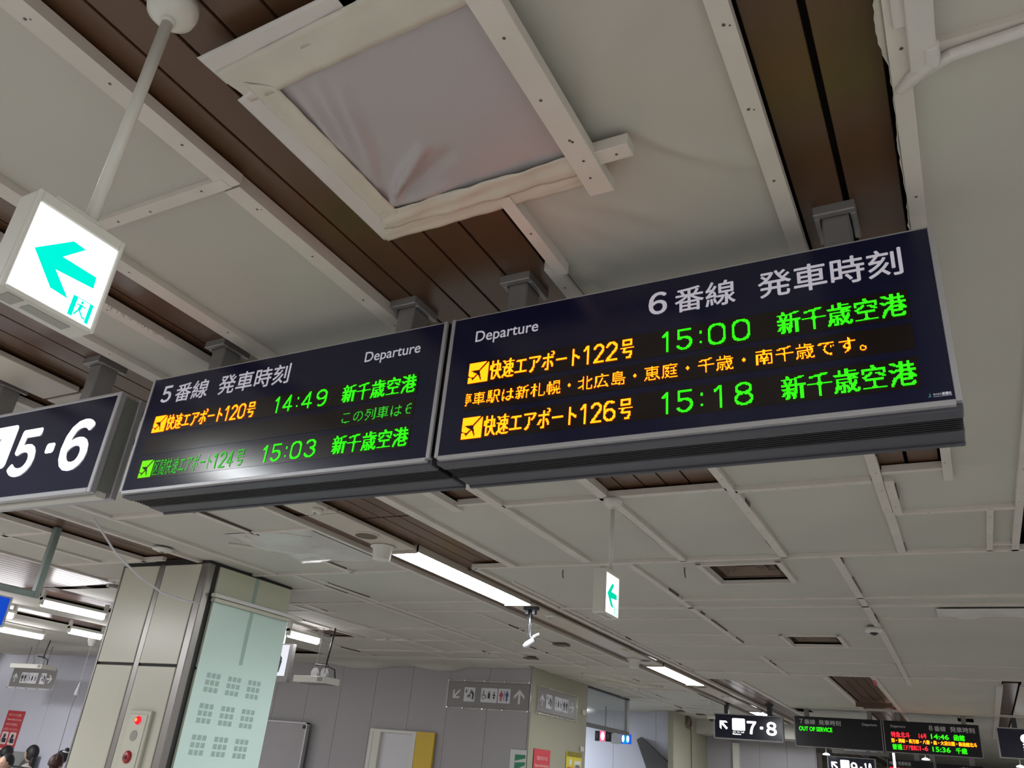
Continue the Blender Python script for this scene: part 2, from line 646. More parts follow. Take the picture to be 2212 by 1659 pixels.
def batten(axis, c, wd, a, b, th=0.024, z=ZB, nails=0.22, skew=0.0, off=0.0):
    g = G()
    if axis == 'y':       # runs away from the viewer
        g.add([(c - wd / 2, a, z), (c + wd / 2, a, z), (c + wd / 2 + skew, b, z), (c - wd / 2 + skew, b, z),
               (c - wd / 2, a, z + th), (c + wd / 2, a, z + th), (c + wd / 2 + skew, b, z + th), (c - wd / 2 + skew, b, z + th)],
              [(0, 3, 2, 1), (4, 5, 6, 7), (0, 1, 5, 4), (1, 2, 6, 5), (2, 3, 7, 6), (3, 0, 4, 7)])
    else:
        g.add([(a, c - wd / 2, z), (b, c - wd / 2 + skew, z), (b, c + wd / 2 + skew, z), (a, c + wd / 2, z),
               (a, c - wd / 2, z + th), (b, c - wd / 2 + skew, z + th), (b, c + wd / 2 + skew, z + th), (a, c + wd / 2, z + th)],
              [(0, 3, 2, 1), (4, 5, 6, 7), (0, 1, 5, 4), (1, 2, 6, 5), (2, 3, 7, 6), (3, 0, 4, 7)])
    if nails:
        t = a + nails * .4 + off
        while t < b - .01:
            k = (t - a) / (b - a) * skew
            q = c + k + random.uniform(-.2, .2) * wd
            p = (q, t) if axis == 'y' else (t, q)
            rr = .0030
            g.add([(p[0] + rr * math.cos(u), p[1] + rr * math.sin(u), z - .0006) for u in np.linspace(0, 2 * math.pi, 7)[:-1]],
                  [tuple(range(6))[::-1]], 1)
            if random.random() < .25:
                g.add([(p[0] + .008 + rr * .6 * math.cos(u), p[1] + .004 + rr * .6 * math.sin(u), z - .0006) for u in np.linspace(0, 2 * math.pi, 7)[:-1]],
                      [tuple(range(6))[::-1]], 1)
            t += nails * random.uniform(.7, 1.3)
    t = a + random.uniform(0, .3)
    while t < b - .08 and a > 2.4 - 9 * (axis == 'x') and max(abs(a), abs(b)) < 13:
        L = random.uniform(.06, .5)
        e = min(b, t + L)
        sd = c + (wd / 2 + .0015) * (1 if axis == 'x' else random.choice((-1, 1))) + skew * ((t + e) / 2 - a) / (b - a)
        hw = random.uniform(.0012, .0035)
        if random.random() < .6 and (axis == 'y' or c > 2.4):
            q = (sd - hw, sd + hw, t, e) if axis == 'y' else (t, e, sd - hw, sd + hw)
            g.box(q[0], q[1], q[2], q[3], z + .002, z + .020, 1)
        t += L + random.uniform(.05, .5)
    return g.make('batten', [M_batten, M_nail], ceiling)


# --- boards seen between the sheets
K = 1.034
planks([e * K for e in (-1.150, -1.052, -0.967, -0.883, -0.795, -0.690)], -1.6, 2.90)
planks([e * K for e in (-1.86, -1.758, -1.650)], -1.6, 2.90)
planks([e * K for e in (-2.46, -2.376, -2.292, -2.198, -2.09)], -1.6, 2.862 * K)
planks([e * K for e in (-2.46, -2.376, -2.283, -2.190, -2.09)], 2.875 * K, 3.99)
planks([-2.80, -2.665], -1.6, 2.83)
planks([-2.80, -2.66], 2.84, 27, z=1.024)
planks([-2.475, -2.33], 3.96, 27, z=1.024)
planks([e * K for e in (-0.166, -0.079, 0.018)], -1.6, 2.92, gap=.011)
planks([e for e in (-2.45, -2.37, -2.28, -2.19, -2.10, -2.02)], 8.55, 27)
planks([e for e in (-1.10, -1.01, -.92, -.83, -.74)], 7.9, 27)
planks([-0.155, -0.05, 0.05], 11.2, 12)
planks([-2.0, -1.9, -1.8, -1.7], 10.5, 11.6)
planks([.26, .38], 8.3, 14)
planks([-2.93, -2.85, -2.77], 9.3, 11.2)
planks(list(np.arange(-4.62, -4.10, .0865)), -.5, 3.62)
planks(list(np.arange(-7.0, -5.6, .088)), .2, 4.10)
planks(list(np.arange(-7.04, -6.44, .1)), 4.12, 8.3)
planks(list(np.arange(-8.58, -8.03, .1)), 3.0, 8.3)

# --- white sheets
sheet(-1.645, -1.17, -1.6, 2.85, seed=1, folds=[([(-1.28, .55), (-1.21, .80)], .02, .008), ([(-1.36, .62), (-1.25, .80)], .015, .006)], res=.025)
sheet(-.672, -.19, -1.6, 2.85, seed=2, res=.02, wav=.003, folds=[
    ([(-.385, .99), (-.33, 1.06), (-.26, 1.13), (-.20, 1.16)], .014, .016), ([(-.38, 1.03), (-.31, 1.10), (-.24, 1.15)], .010, -.008),
    ([(-.62, 1.10), (-.56, 1.20), (-.48, 1.33)], .012, .010), ([(-.62, 1.12), (-.59, 1.22), (-.55, 1.36)], .012, .010),
    ([(-.60, 1.08), (-.50, 1.16), (-.38, 1.28)], .018, .009), ([(-.44, .95), (-.36, .80), (-.24, .74)], .03, .008),
    ([(-.64, 1.35), (-.60, 1.46)], .018, .016)])
sheet(.03, 1.6, -1.6, 2.92, seed=3, res=.04, folds=[([(.06, 1.02), (.10, 1.10), (.16, 1.14)], .012, .008), ([(.06, 1.02), (.14, 1.05), (.22, 1.06)], .012, .006)])
sheet(-2.125, -1.875, -1.6, 2.85, seed=4)
for (a, b, s) in ((-2.11, -1.65, 5), (-1.65, -1.17, 6), (-1.17, -.68, 7), (-.68, -.19, 8)):
    sheet(a, b, 2.845, 3.84, seed=s, wav=.006)
sheet(-.19, .235, 2.80, 3.84, seed=9)
sheet(.25, .262, 2.8, 3.84, seed=10)
sheet(.30, 2.4, 2.9, 3.84, seed=10)
sheet(-2.11, -1.83, 2.50, 2.85, seed=12)
vents = [(-1.095, -.728, 3.945, 4.330), (-1.089, -.733, 5.935, 6.347)]
bighole = (-1.10, -.742, 7.99, 11.6)
sheet(-2.355, 1.6, 3.84, 7.95, seed=13, res=.06, wav=.005, holes=vents)
sheet(-2.02, -1.10, 7.95, 14.2, seed=14, res=.08, wav=.012, holes=[(-1.98, -1.73, 11.0, 11.5)])
sheet(-.742, .25, 7.95, 14.2, seed=15, res=.08, wav=.012, holes=[(-.15, .03, 11.3, 11.7)])
sheet(-2.36, -2.02, 7.95, 8.55, seed=16)
sheet(-1.10, -.742, 7.95, 8.02, seed=16)
sheet(.39, 3.5, 7.95, 14.2, seed=17, res=.15)
sheet(-2.02, 3.5, 14.2, 26, seed=18, res=.3)
sheet(1.6, 10, -6, 14, seed=19, res=.4)
# left of the lamp strip
sheet(-4.14, -2.79, -1.6, 3.88, seed=20, res=.05, wav=.005)
sheet(-5.55, -4.53, -1.6, 3.58, seed=21, res=.06, wav=.005)
sheet(-5.62, -4.10, 3.50, 3.90, seed=22, res=.06, wav=.005)
vent3 = (-5.38, -4.97, 5.80, 6.26)
sheet(-5.62, -2.79, 3.86, 8.25, seed=23, res=.05, wav=.006, holes=[vent3], z=ZS - .001)
sheet(-6.44, -5.50, 4.12, 8.25, seed=25, res=.06, wav=.006)
sheet(-8.04, -7.04, .3, 8.25, seed=26, res=.08, wav=.008)
sheet(-13.2, -8.57, 2.0, 8.25, seed=27, res=.1, wav=.02)
sheet(-7.0, -5.5, -1.0, .3, seed=29, res=.1, wav=.02)
sheet(-4.2, -2.79, 8.20, 14.3, seed=30, res=.08, wav=.01)
sheet(-9.5, -4.15, 9.3, 14.3, seed=31, res=.2, wav=.03)
sheet(-9.5, -2.79, 14.2, 26, seed=32, res=.4, wav=.03)
# the drape of sheeting that covers the joint of ceiling and back wall
sheet(-7.4, -4.02, 7.40, 7.985, z=1.012, seed=33, res=.03, wav=.018, folds=[([(-7.5, 7.96), (-3.9, 7.96)], .15, .03), ([(-6.6, 7.9), (-5.9, 7.97)], .1, .05), ([(-5.4, 7.8), (-4.9, 7.97)], .08, .05)], name='ceiling_drape')
sheet(-13.4, -7.4, 7.20, 7.985, z=1.008, seed=34, res=.05, wav=.04, name='ceiling_drape')

# --- battens
batten('y', -1.166, .046, -1.6, .826, nails=.18)
batten('y', -1.172, .042, .832, 2.86, nails=.17, th=.030)
batten('y', -1.650, .048, -1.6, 3.79, nails=.3)
batten('y', -1.868, .046, -1.6, 2.87, nails=.3)
batten('y', -2.105, .050, -1.6, 3.83, nails=.3)
batten('y', -.670, .030, -1.6, .60, nails=.2)
batten('y', -.668, .027, 1.05, 1.33, nails=.3, z=.992, th=.03)
batten('y', -.690, .030, 1.31, 2.86, nails=.2, skew=.01)
batten('y', -.671, .024, .56, .62, nails=0, z=.996)
batten('y', -.676, .036, 2.86, 3.84, nails=.2)
batten('y', -.186, .032, -1.6, 2.52, nails=.23)
batten('y', -.180, .032, 2.50, 3.245, nails=.2)
batten('y', -.147, .030, 2.87, 3.25, nails=.12, z=.999)
batten('y', -.178, .034, 3.25, 3.84, nails=0, z=1.006)
batten('y', .034, .028, -1.6, 2.91, nails=.3)
batten('y', .155, .022, 3.27, 3.84, nails=.2)
batten('y', .243, .026, -1.0, 3.85, nails=.3, skew=.003)
batten('x', .813, .028, -1.64, -1.168, nails=.13, z=.999)
batten('x', .995, .022, .06, 1.2, nails=0, skew=-.0, z=1.001)
for (a, b, c) in ((-1.635, -1.175, 2.845), (-1.165, -.69, 2.833), (-.665, -.20, 2.868)):
    batten('x', c, .030, a, b, nails=.13)
batten('x', 2.800, .022, -.16, .02, nails=0, z=1.004)
batten('x', 2.800, .022, -1.83, -1.68, nails=0, z=1.004)
batten('x', 3.256, .028, -.158, .232, nails=.09)
batten('x', 3.745, .022, .165, .232, nails=.04)
batten('x', 3.842, .026, -5.5, -2.79, nails=.4)
batten('x', 3.842, .026, -2.36, 1.6, nails=.25)
batten('y', -1.155, .034, 2.86, 3.84, nails=.16)
batten('y', -1.447, .034, 3.86, 6.25, nails=.2)
batten('y', -.455, .036, 3.86, 5.65, nails=.2, skew=.01)
batten('y', -.44, .036, 5.66, 8.40, nails=.3, skew=-.02)
batten('x', 4.735, .020, -1.43, 1.6, nails=.3)
batten('x', 4.955, .026, -2.33, 1.6, nails=.2)
batten('x', 5.35, .014, -2.33, 1.6, nails=0, z=1.008)
batten('x', 5.93, .020, -2.33, -1.11, nails=.4, z=1.006)
batten('x', 6.42, .024, -2.33, -.46, nails=0, z=1.006)
batten('x', 7.2, .024, -2.33, 1.6, nails=0, z=1.006)
batten('x', 7.93, .05, -2.33, 1.6, nails=0, z=1.004)
batten('x', 10.9, .06, -2.02, 2.5, nails=0, z=1.002)
batten('x', 9.3, .04, -2.02, -1.1, nails=0, z=1.006)
batten('y', -2.355, .034, 3.84, 26, nails=.35)
batten('y', -2.30, .02, 4.2, 8.0, nails=0, z=1.004)
batten('y', -1.125, .045, 8.0, 14, nails=.4)
batten('y', -.718, .045, 7.95, 14, nails=.4)
batten('y', .235, .05, 8.3, 14, nails=.4)
batten('y', -1.44, .034, 6.9, 8.0, nails=.4)
batten('y', -2.0, .05, 8.55, 26, nails=.4)
batten('y', -2.785, .03, -1.6, 26, nails=.4)
# left part of the ceiling
batten('y', -3.83, .040, -1.0, 3.83, nails=.4)
batten('y', -3.215, .036, 2.56, 3.84, nails=.4)
batten('x', 2.595, .036, -3.80, -3.22, nails=.2)
batten('x', 2.975, .030, -3.21, -2.80, nails=.3)
batten('y', -4.125, .040, -1.0, 3.62, nails=.4)
batten('y', -4.54, .036, -1.0, 3.40, nails=0)
batten('x', 2.72, .036, -5.40, -4.56, nails=.3)
batten('y', -4.96, .040, 2.69, 3.40, nails=.3)
batten('x', 3.385, .030, -5.4, -4.35, nails=0)
batten('y', -5.50, .040, .3, 3.9, nails=.5)
batten('y', -5.70, .030, 4.0, 8.1, nails=.5)
for (c, a, b) in ((-3.70, 3.86, 5.6), (-3.62, 4.0, 6.2), (-3.74, 5.62, 7.5), (-4.51, 4.2, 7.1), (-3.40, 6.3, 7.9), (-4.36, 4.72, 5.0), (-4.95, 4.3, 5.8)):
    batten('y', c, .034, a, b, nails=.4, skew=random.uniform(-.03, .03))
for (c, a, b) in ((4.70, -5.0, -2.80), (5.0, -4.9, -4.3), (5.02, -3.6, -2.8), (5.75, -5.4, -2.8), (6.35, -4.9, -3.6), (7.0, -5.6, -2.8), (7.45, -5., -3.2), (4.25, -5.0, -3.7)):
    batten('x', c, .030, a, b, nails=.5, z=1.002, skew=random.uniform(-.03, .03))
for (c, a, b) in ((-3.05, 5.1, 7.9), (-4.05, 5.9, 7.9), (-4.75, 6.3, 7.8), (-3.2, 8.4, 9.2), (-3.45, 9.3, 10.8)):
    batten('y', c, .026, a, b, nails=.5, skew=random.uniform(-.05, .05))
for (c, a, b) in ((8.35, -4.0, -3.0), (8.9, -3.9, -2.85), (7.75, -4.3, -2.9)):
    batten('x', c, .03, a, b, nails=0, skew=random.uniform(-.08, .08))
# loose tape and puffed sheeting before the pillar
g = G()
for (p, r_) in (([(-3.30, 3.02), (-3.22, 3.12), (-3.12, 3.36), (-2.98, 3.55)], .020), ([(-3.55, 3.15), (-3.35, 3.32), (-3.2, 3.36)], .012), ([(-3.05, 3.0), (-2.9, 3.1)], .010),
                ([(-3.6, 8.3), (-3.4, 8.6), (-3.3, 9.1), (-3.05, 9.3)], .03), ([(-3.9, 8.6), (-3.5, 9.1), (-3.2, 9.2)], .025)):
    g.tube([(x, y, 1.008) for x, y in p], r_, 6)
g.make('tape_wrapping', M_tape, ceiling, smooth=True)
sheet(-3.42, -2.84, 2.99, 3.62, z=1.010, seed=71, res=.02, wav=.035, mt=M_plastic2, name='loose_plastic', folds=[([(-3.3, 3.1), (-2.95, 3.5)], .05, .03), ([(-3.35, 3.4), (-3.0, 3.3)], .04, -.02)])
for (c, a, b) in ((9.6, -4.0, -2.9), (10.6, -4.1, -2.9), (11.8, -4.1, -2.9)):
    batten('x', c, .05, a, b, nails=.5, skew=.05)
batten('y', -3.7, .05, 8.6, 12.4, nails=.6, skew=.1)

# frayed cloth edge along the right brown band
g = G()
pts = []
yy = .80
n = 60
for i in range(n):
    t = i / (n - 1)
    y = .82 + .70 * t
    wv = .004 * (math.sin(t * 9) ** 2) + .003 * random.random() + (.009 * math.sin(t / .25 * 3.14) if t < .25 else 0)
    pts.append((y, .021 - wv, .021 + .003))
for i in range(n - 1):
    a, b = pts[i], pts[i + 1]
    g.add([(a[1], a[0], .998), (b[1], b[0], .998), (b[2], b[0], 1.010), (a[2], a[0], 1.010)], [(0, 1, 2, 3)])
g.make('frayed_cloth_edge', M_tape, ceiling)
# fine threads and hooks hanging from the sheet edges
g = G()
for i in range(46):
    y = random.uniform(.75, 1.25)
    x = -1.845 + random.uniform(-.004, .004)
    g.tube([(x, y, 1.0), (x + random.uniform(.0, .008), y + random.uniform(-.006, .006), 1.0 - random.uniform(.003, .012))], .0011, 4)
o = g.make('loose_thread', M_batten, ceiling)
o['kind'] = 'stuff'

# taped joint round the conduit at the upper right
g = G()
for (x0, x1, y0, y1, z0, z1) in ((.046, .082, .84, 1.015, .984, 1.012), (.030, .060, .80, .93, .992, 1.01)):
    g.box(x0, x1, y0, y1, z0, z1)
g.tube([(.055, 1.03, .994), (.10, 1.006, .992), (.2, .998, .992), (.7, .99, .992)], .010, 8)
g.tube([(.028, 1.055, .996), (.05, 1.03, .993), (.075, 1.005, .99), (.075, .97, .99)], [.008, .012, .014, .012], 8)
g.make('tape_wrapping', M_tape2, ceiling, bevel=.004, seg=2)
# crumpled patch of tape far right
sheet(-.10, .75, 5.04, 5.28, z=1.004, res=.015, wav=.012, seed=55, mt=M_tape2, name='tape_patch', folds=[([(-.05, 5.1), (.1, 5.25)], .03, .02), ([(.2, 5.1), (.5, 5.25)], .03, .02)])

# --- cream metal strip that carries lamps and devices
XA, XB = -2.662, -2.468
for (a, b) in ((-1.6, -1.01), (.59, 1.42), (1.43, 2.775), (2.785, 3.43), (4.80, 7.55), (8.93, 11.70)):
    G().box(XA + .004, XB - .004, a, b, 1.004, 1.022).make('lamp_strip_panel', M_cream, ceiling, bevel=.002)
G().box(XA + .004, XB - .004, 13.1, 26, 1.004, 1.022).make('lamp_strip_panel', M_cream, ceiling)
G().box(.385, .50, 8.3, 14, 1.010, 1.022).make('lamp_strip_panel', M_cream, ceiling)
G().box(-2.8, -2.775, 9.8, 11.2, 1.0, 1.03).make('trim_piece', M_cream, ceiling)


def trough_lamp(y0, y1, label):
    t = root('ceiling_lamp', ((XA + XB) / 2, (y0 + y1) / 2, 1.0), label, 'lamp', 'lamps in the cream ceiling strip')
    g = G()
    g.box(XA, XA + .006, y0, y1, .998, 1.05)
    g.box(XB - .006, XB, y0, y1, .998, 1.05)
    g.box(XA, XB, y0, y0 + .008, .990, 1.05)
    g.box(XA, XB, y1 - .008, y1, .990, 1.05)
    g.make('housing', M_cream, t)
    G().add([(XA + .006, y0 + .01, 1.03), (XB - .006, y0 + .01, 1.03), (XB - .006, y1 - .01, 1.03), (XA + .006, y1 - .01, 1.03)], [(0, 3, 2, 1)]).make('reflector', M_lamp, t)
    G().tube([((XA + XB) / 2, y0 + .03, 1.012), ((XA + XB) / 2, y1 - .03, 1.012)], .011, 10).make('tube', M_lamp, t)
    return t


trough_lamp(-1.0, .58, 'fluorescent ceiling lamp in the strip above the left signs, seen only as a reflection')
trough_lamp(3.44, 4.79, 'large glowing fluorescent lamp in the cream ceiling strip, nearest one')
trough_lamp(7.56, 8.92, 'second glowing fluorescent lamp further along the cream ceiling strip')
trough_lamp(11.72, 13.05, 'far glowing lamp just above the 7-8 sign')

# --- vents in the sheet
for i, (v, lb) in enumerate(((vents[0], 'brown square ceiling vent below the small exit sign, larger one'),
                             (vents[1], 'brown square ceiling vent further back, left of the small dome camera'),
                             (vent3, 'dark square ceiling vent by the tube lamp right of the pillar'))):
    x0, x1, y0, y1 = v
    t = root('ceiling_vent', ((x0 + x1) / 2, (y0 + y1) / 2, 1.0), lb, 'vent', 'square ceiling vents')
    g = G()
    for a in (x0 - .022, x1 - .004):
        g.box(a, a + .026, y0 - .03, y1 + .01, .998, 1.03)
    g.box(x0 - .02, x1 + .02, y0 - .026, y0, .999, 1.03)
    g.box(x0 - .02, x1 + .02, y1, y1 + .012, .999, 1.03)
    g.make('frame', M_batten, t)
    for a in (x0 - .020, x1 - .002):
        G().box(a, a + .024, y0 - .052, y0 - .030, .999, 1.0).make('corner_mark', mat('bare_wood', (.12, .09, .06), .7), t)
    g = G()
    g.box(x0, x1, y0, y1, 1.055, 1.065)
    g.add([(x0, y0, 1.02), (x1, y0, 1.02), (x1, y0, 1.06), (x0, y0, 1.06)], [(0, 1, 2, 3)])
    g.add([(x0, y1, 1.02), (x1, y1, 1.02), (x1, y1, 1.06), (x0, y1, 1.06)], [(0, 3, 2, 1)])
    g.add([(x0, y0, 1.02), (x0, y1, 1.02), (x0, y1, 1.06), (x0, y0, 1.06)], [(0, 1, 2, 3)])
    g.add([(x1, y0, 1.02), (x1, y1, 1.02), (x1, y1, 1.06), (x1, y0, 1.06)], [(0, 3, 2, 1)])
    g.make('duct', M_vent, t)
    g = G()
    cx, cy = (x0 + x1) / 2, (y0 + y1) / 2
    for k in range(1, 4):
        s1, s2 = .5 - k * .12, .5 - k * .12 - .06
        w_, h_ = (x1 - x0), (y1 - y0)
        a = [(cx - w_ * s1, cy - h_ * s1), (cx + w_ * s1, cy - h_ * s1), (cx + w_ * s1, cy + h_ * s1), (cx - w_ * s1, cy + h_ * s1)]
        b = [(cx - w_ * s2, cy - h_ * s2), (cx + w_ * s2, cy - h_ * s2), (cx + w_ * s2, cy + h_ * s2), (cx - w_ * s2, cy + h_ * s2)]
        g.add([(p[0], p[1], 1.03) for p in a] + [(p[0], p[1], 1.052) for p in b], [(j, (j + 1) % 4, 4 + (j + 1) % 4, 4 + j) for j in range(4)])
    g.make('diffuser', M_vent, t)

# --- taped plastic sheet over the ceiling opening (top centre)
t = root('plastic_cover', (-.72, .82, .985), 'square translucent plastic cover taped over a ceiling opening, with creases', 'plastic cover')
folds = [([(-.884, .985), (-.82, .93), (-.74, .875)], .010, .026), ([(-.884, .975), (-.80, .955), (-.70, .905)], .012, -.010),
         ([(-.886, .93), (-.84, .84), (-.79, .70)], .010, .010), ([(-.886, .90), (-.855, .80), (-.82, .68)], .009, .009),
         ([(-.886, .86), (-.87, .78), (-.855, .69)], .008, .008), ([(-.886, .82), (-.875, .75), (-.865, .67)], .008, .007),
         ([(-.88, .99), (-.83, .99), (-.75, .985)], .012, .010)]
sheet(-.905, -.480, .640, 1.025, z=1.001, res=.0075, folds=folds, wav=.003, seed=60, mt=M_plastic, name='plastic_film', parent=t)


def band(pts, z, nm='tape', m=None, rough=.0, seed=3):
    "strip of tape: 4 corner outline subdivided and crinkled"
    r = np.random.default_rng(seed)
    a, b, c, d = [np.array(q, float) for q in pts]     # a-b one long side, d-c other
    L = max(2, int(np.linalg.norm(b - a) / .008))
    Wn = 7
    g = G()
    ph = r.uniform(0, 6, 6)
    for i in range(L + 1):
        for j in range(Wn + 1):
            s, u = i / L, j / Wn
            p = (a * (1 - s) + b * s) * (1 - u) + (d * (1 - s) + c * s) * u
            zz = z - rough * (math.sin(s * 23 + ph[0] + u * 3) + math.sin(s * 51 + ph[1] - u * 5) * .6 + math.sin(u * 9 + s * 7 + ph[2]))
            g.v.append((float(p[0]), float(p[1]), zz))
    for i in range(L):
        for j in range(Wn):
            q = i * (Wn + 1) + j
            g.f.append((q, q + 1, q + Wn + 2, q + Wn + 1))
            g.m.append(0)
    o = g.make(nm, m or M_tape, t, smooth=True)
    md = o.modifiers.new('thickness', 'SOLIDIFY')
    md.thickness = .0006
    return o


band([(-.970, .556), (-.46, .545), (-.46, .60), (-.966, .618)], .996, seed=1, m=M_tape2)
band([(-.965, .59), (-.46, .565), (-.46, .645), (-.955, .665)], .9945, seed=2, rough=.0008)
band([(-.975, .652), (-.975, 1.083), (-.925, 1.060), (-.915, .640)], .996, seed=3, m=M_tape2)
band([(-.935, .625), (-.935, 1.060), (-.888, 1.030), (-.888, .655)], .9945, seed=4, rough=.0007)
band([(-.975, 1.040), (-.49, 1.035), (-.49, 1.078), (-.968, 1.086)], .995, seed=5, rough=.0008, m=M_tape)
band([(-.93, 1.000), (-.48, .990), (-.48, 1.045), (-.95, 1.050)], .992, seed=6, rough=.0018)
band([(-.500, .56), (-.50, 1.05), (-.482, 1.05), (-.482, .56)], .996, seed=8)
g = G().box(-.496, -.449, .30, 1.078, .966, .990)
for q in ((-.478, .83), (-.472, .93), (-.470, .985), (-.476, 1.03), (-.469, .935), (-.475, .70)):
    g.add([(q[0] + .0028 * math.cos(u), q[1] + .0028 * math.sin(u), .9655) for u in np.linspace(0, 2 * math.pi, 9)[:-1]], [tuple(range(8))[::-1]], 1)
g.make('batten', [M_batten, M_nail], t, bevel=.001)
g = G().box(-.50, -.389, .982, 1.015, .975, 1.0)
g.add([(-.415 + .0028 * math.cos(u), 1.0 + .0028 * math.sin(u), .9745) for u in np.linspace(0, 2 * math.pi, 9)[:-1]], [tuple(range(8))[::-1]], 1)
g.make('batten', [M_batten, M_nail], t, bevel=.001)

# =====================================================================================
#                                    WALLS
# =====================================================================================
FZ = -EYE / S
YW = 7.99


def panel_wall(name, x0, x1, y, ws, mt, label, th=.05, z0=FZ, z1=1.075, holes=()):
    "wall in the x direction built of upright boards with open joints"
    base = G().box(x0, x1, y + .004, y + th, z0, z1).make(name, M_dark)
    setp(base, label, kind='structure')
    x = x0
    while x < x1 - .01:
        xe = min(x + ws, x1)
        zs = [(z0, z1)]
        for h in holes:
            if xe > h[0] + .01 and x < h[1] - .01:
                zs = [(h[3], z1)]
        for a, b in zs:
            G().box(x + .002, xe - .002, y - .004, y + .004, a, b).make('wall_board', mt, base)
        x = xe
    return base


wb = panel_wall('wall_back', -9.05, -4.03, YW, .5, M_wallg, 'grey boarded wall at the back left')
panel_wall('wall_left', -14.6, -9.05, YW, .9, M_wallb, 'pale blue-grey wall behind the waiting passengers')
b = G().box(-15., -14.6, 2, 8.0, FZ, 1.075).make('wall_far_left', M_beige)
setp(b, 'beige wall at the far left edge', kind='structure')
# block whose side face runs away from the viewer
b = G().box(-5.2, -4.03, YW + .06, 9.46, FZ, 1.075).make('wall_block', M_beige)
setp(b, 'beige wall block beside the passage', kind='structure')
G().box(-4.032, -4.022, YW - .01, 9.45, FZ, 1.07).make('wall_board', M_beige, b)
# passage behind the block
b = panel_wall('wall_passage', -9.4, -3.98 - .25, 12.6, .9, M_wallb, 'pale blue-grey boarded wall in the passage')
b2 = G().box(-4.23, -3.95, 12.6, 12.64, FZ, 1.075).make('wall_board', M_wallb, b)
b = G().box(-3.98, -3.9, 12.4, 14.2, FZ, 1.075).make('wall_side', M_beige)
setp(b, 'beige wall beside the passage with a coiled cable', kind='structure')
b = panel_wall('wall_far', -3.9, -2.2, 14.2, .42, M_wallg, 'far grey wall left of the 7-8 sign')
b = G().box(-12, 11, 26.9, 27, FZ, 1.075).make('wall_end', M_beige)
setp(b, 'distant end wall of the concourse', kind='structure')
b = G().box(-3.46, -3.36, 14.10, 14.2, FZ, .72).make('trim_1', M_shell)
setp(b, 'pale upright strip on the far wall', kind='structure')
b = G().box(-3.9, -2.2, 13.6, 14.2, .80, 1.075).make('trim_2', M_sheet)
setp(b, 'boxed-in ceiling edge above the far wall', kind='structure')

# recessed door frame, yellow panel, board
d = G()
d.box(-6.00, -5.955, YW - .05, YW + .0, FZ, .300)
d.box(-5.43, -5.375, YW - .05, YW + .0, FZ, .300)
d.box(-5.955, -5.43, YW - .05, YW + .0, .272, .300)
fr = d.make('door_1', M_shell)
setp(fr, 'white-framed doorway in the grey wall', kind='structure')
G().box(-5.955, -5.43, YW - .006, YW + .03, FZ, .272).make('door_leaf', mat('white_door', (.62, .62, .66), .5), fr)
g = G().box(-5.955, -5.86, YW - .045, YW - .006, FZ, .272)
g.make('door_reveal', M_shell, fr)
setp(G().box(-5.37, -5.14, YW - .05, YW - .02, FZ, .302).make('door_panel', M_yel), 'yellow door panel beside the white-framed doorway', 'door')
t = root('partition_board', (-7.4, YW - .06, FZ), 'tall grey partition board with thin metal edge, left of the doorway', 'partition')
G().box(-8.2, -6.90, YW - .09, YW - .06, FZ, .292).make('board', M_wallg, t)
g = G()
g.box(-8.2, -6.88, YW - .10, YW - .05, .292, .306)
g.box(-6.90, -6.88, YW - .10, YW - .05, FZ, .306)
g.make('edge_profile', M_alu, t)
G().box(-7.66, -7.655, YW - .092, YW - .089, FZ, .292).make('joint', M_dark, t)
G().box(-6.94, -6.90, YW - .105, YW - .088, .24, .275).make('latch', M_dark, t)


# ------------------------------------------------------------------ pictograms
def arrow(f, cx, cy, s, ang, mi=0, wd=.20, h=0.001):
    "arrow with swept head like on the station signs"
    pts = [(0, .5), (.44, .06), (.44, -.16), (wd / 2, .17), (wd / 2, -.5), (-wd / 2, -.5), (-wd / 2, .17), (-.44, -.16), (-.44, .06)]
    c, s_ = math.cos(ang), math.sin(ang)
    f.poly([(cx + s * (x * c - y * s_), cy + s * (x * s_ + y * c)) for x, y in pts][::-1], mi, h)


def man(f, x, y, s, mi, h=.002, woman=False):
    f.circ(x, y + .40 * s, .075 * s, mi, h)
    if woman:
        f.poly([(x - .09 * s, y + .30 * s), (x - .17 * s, y - .08 * s), (x + .17 * s, y - .08 * s), (x + .09 * s, y + .30 * s)], mi, h)
    else:
        f.rect(x - .10 * s, x + .10 * s, y - .08 * s, y + .30 * s, mi, h)
    f.line(x - .14 * s, y + .28 * s, x - .19 * s, y, .055 * s, mi, h)
    f.line(x + .14 * s, y + .28 * s, x + .19 * s, y, .055 * s, mi, h)
    f.rect(x - .085 * s, x - .015 * s, y - .48 * s, y - .05 * s, mi, h)
    f.rect(x + .015 * s, x + .085 * s, y - .48 * s, y - .05 * s, mi, h)


def wheelchair(f, x, y, s, mi, h=.002):
    f.circ(x - .05 * s, y + .36 * s, .06 * s, mi, h)
    f.line(x - .05 * s, y + .3 * s, x - .02 * s, y - .02 * s, .06 * s, mi, h)
    f.line(x - .02 * s, y + 0 * s, x + .2 * s, y, .05 * s, mi, h)
    f.line(x + .2 * s, y, x + .27 * s, y - .25 * s, .05 * s, mi, h)
    for k in range(14):
        a0, a1 = math.radians(100 + k * 19), math.radians(100 + (k + 1) * 19)
        f.line(x - .02 * s + .22 * s * math.cos(a0), y - .12 * s + .22 * s * math.sin(a0), x - .02 * s + .22 * s * math.cos(a1), y - .12 * s + .22 * s * math.sin(a1), .04 * s, mi, h)


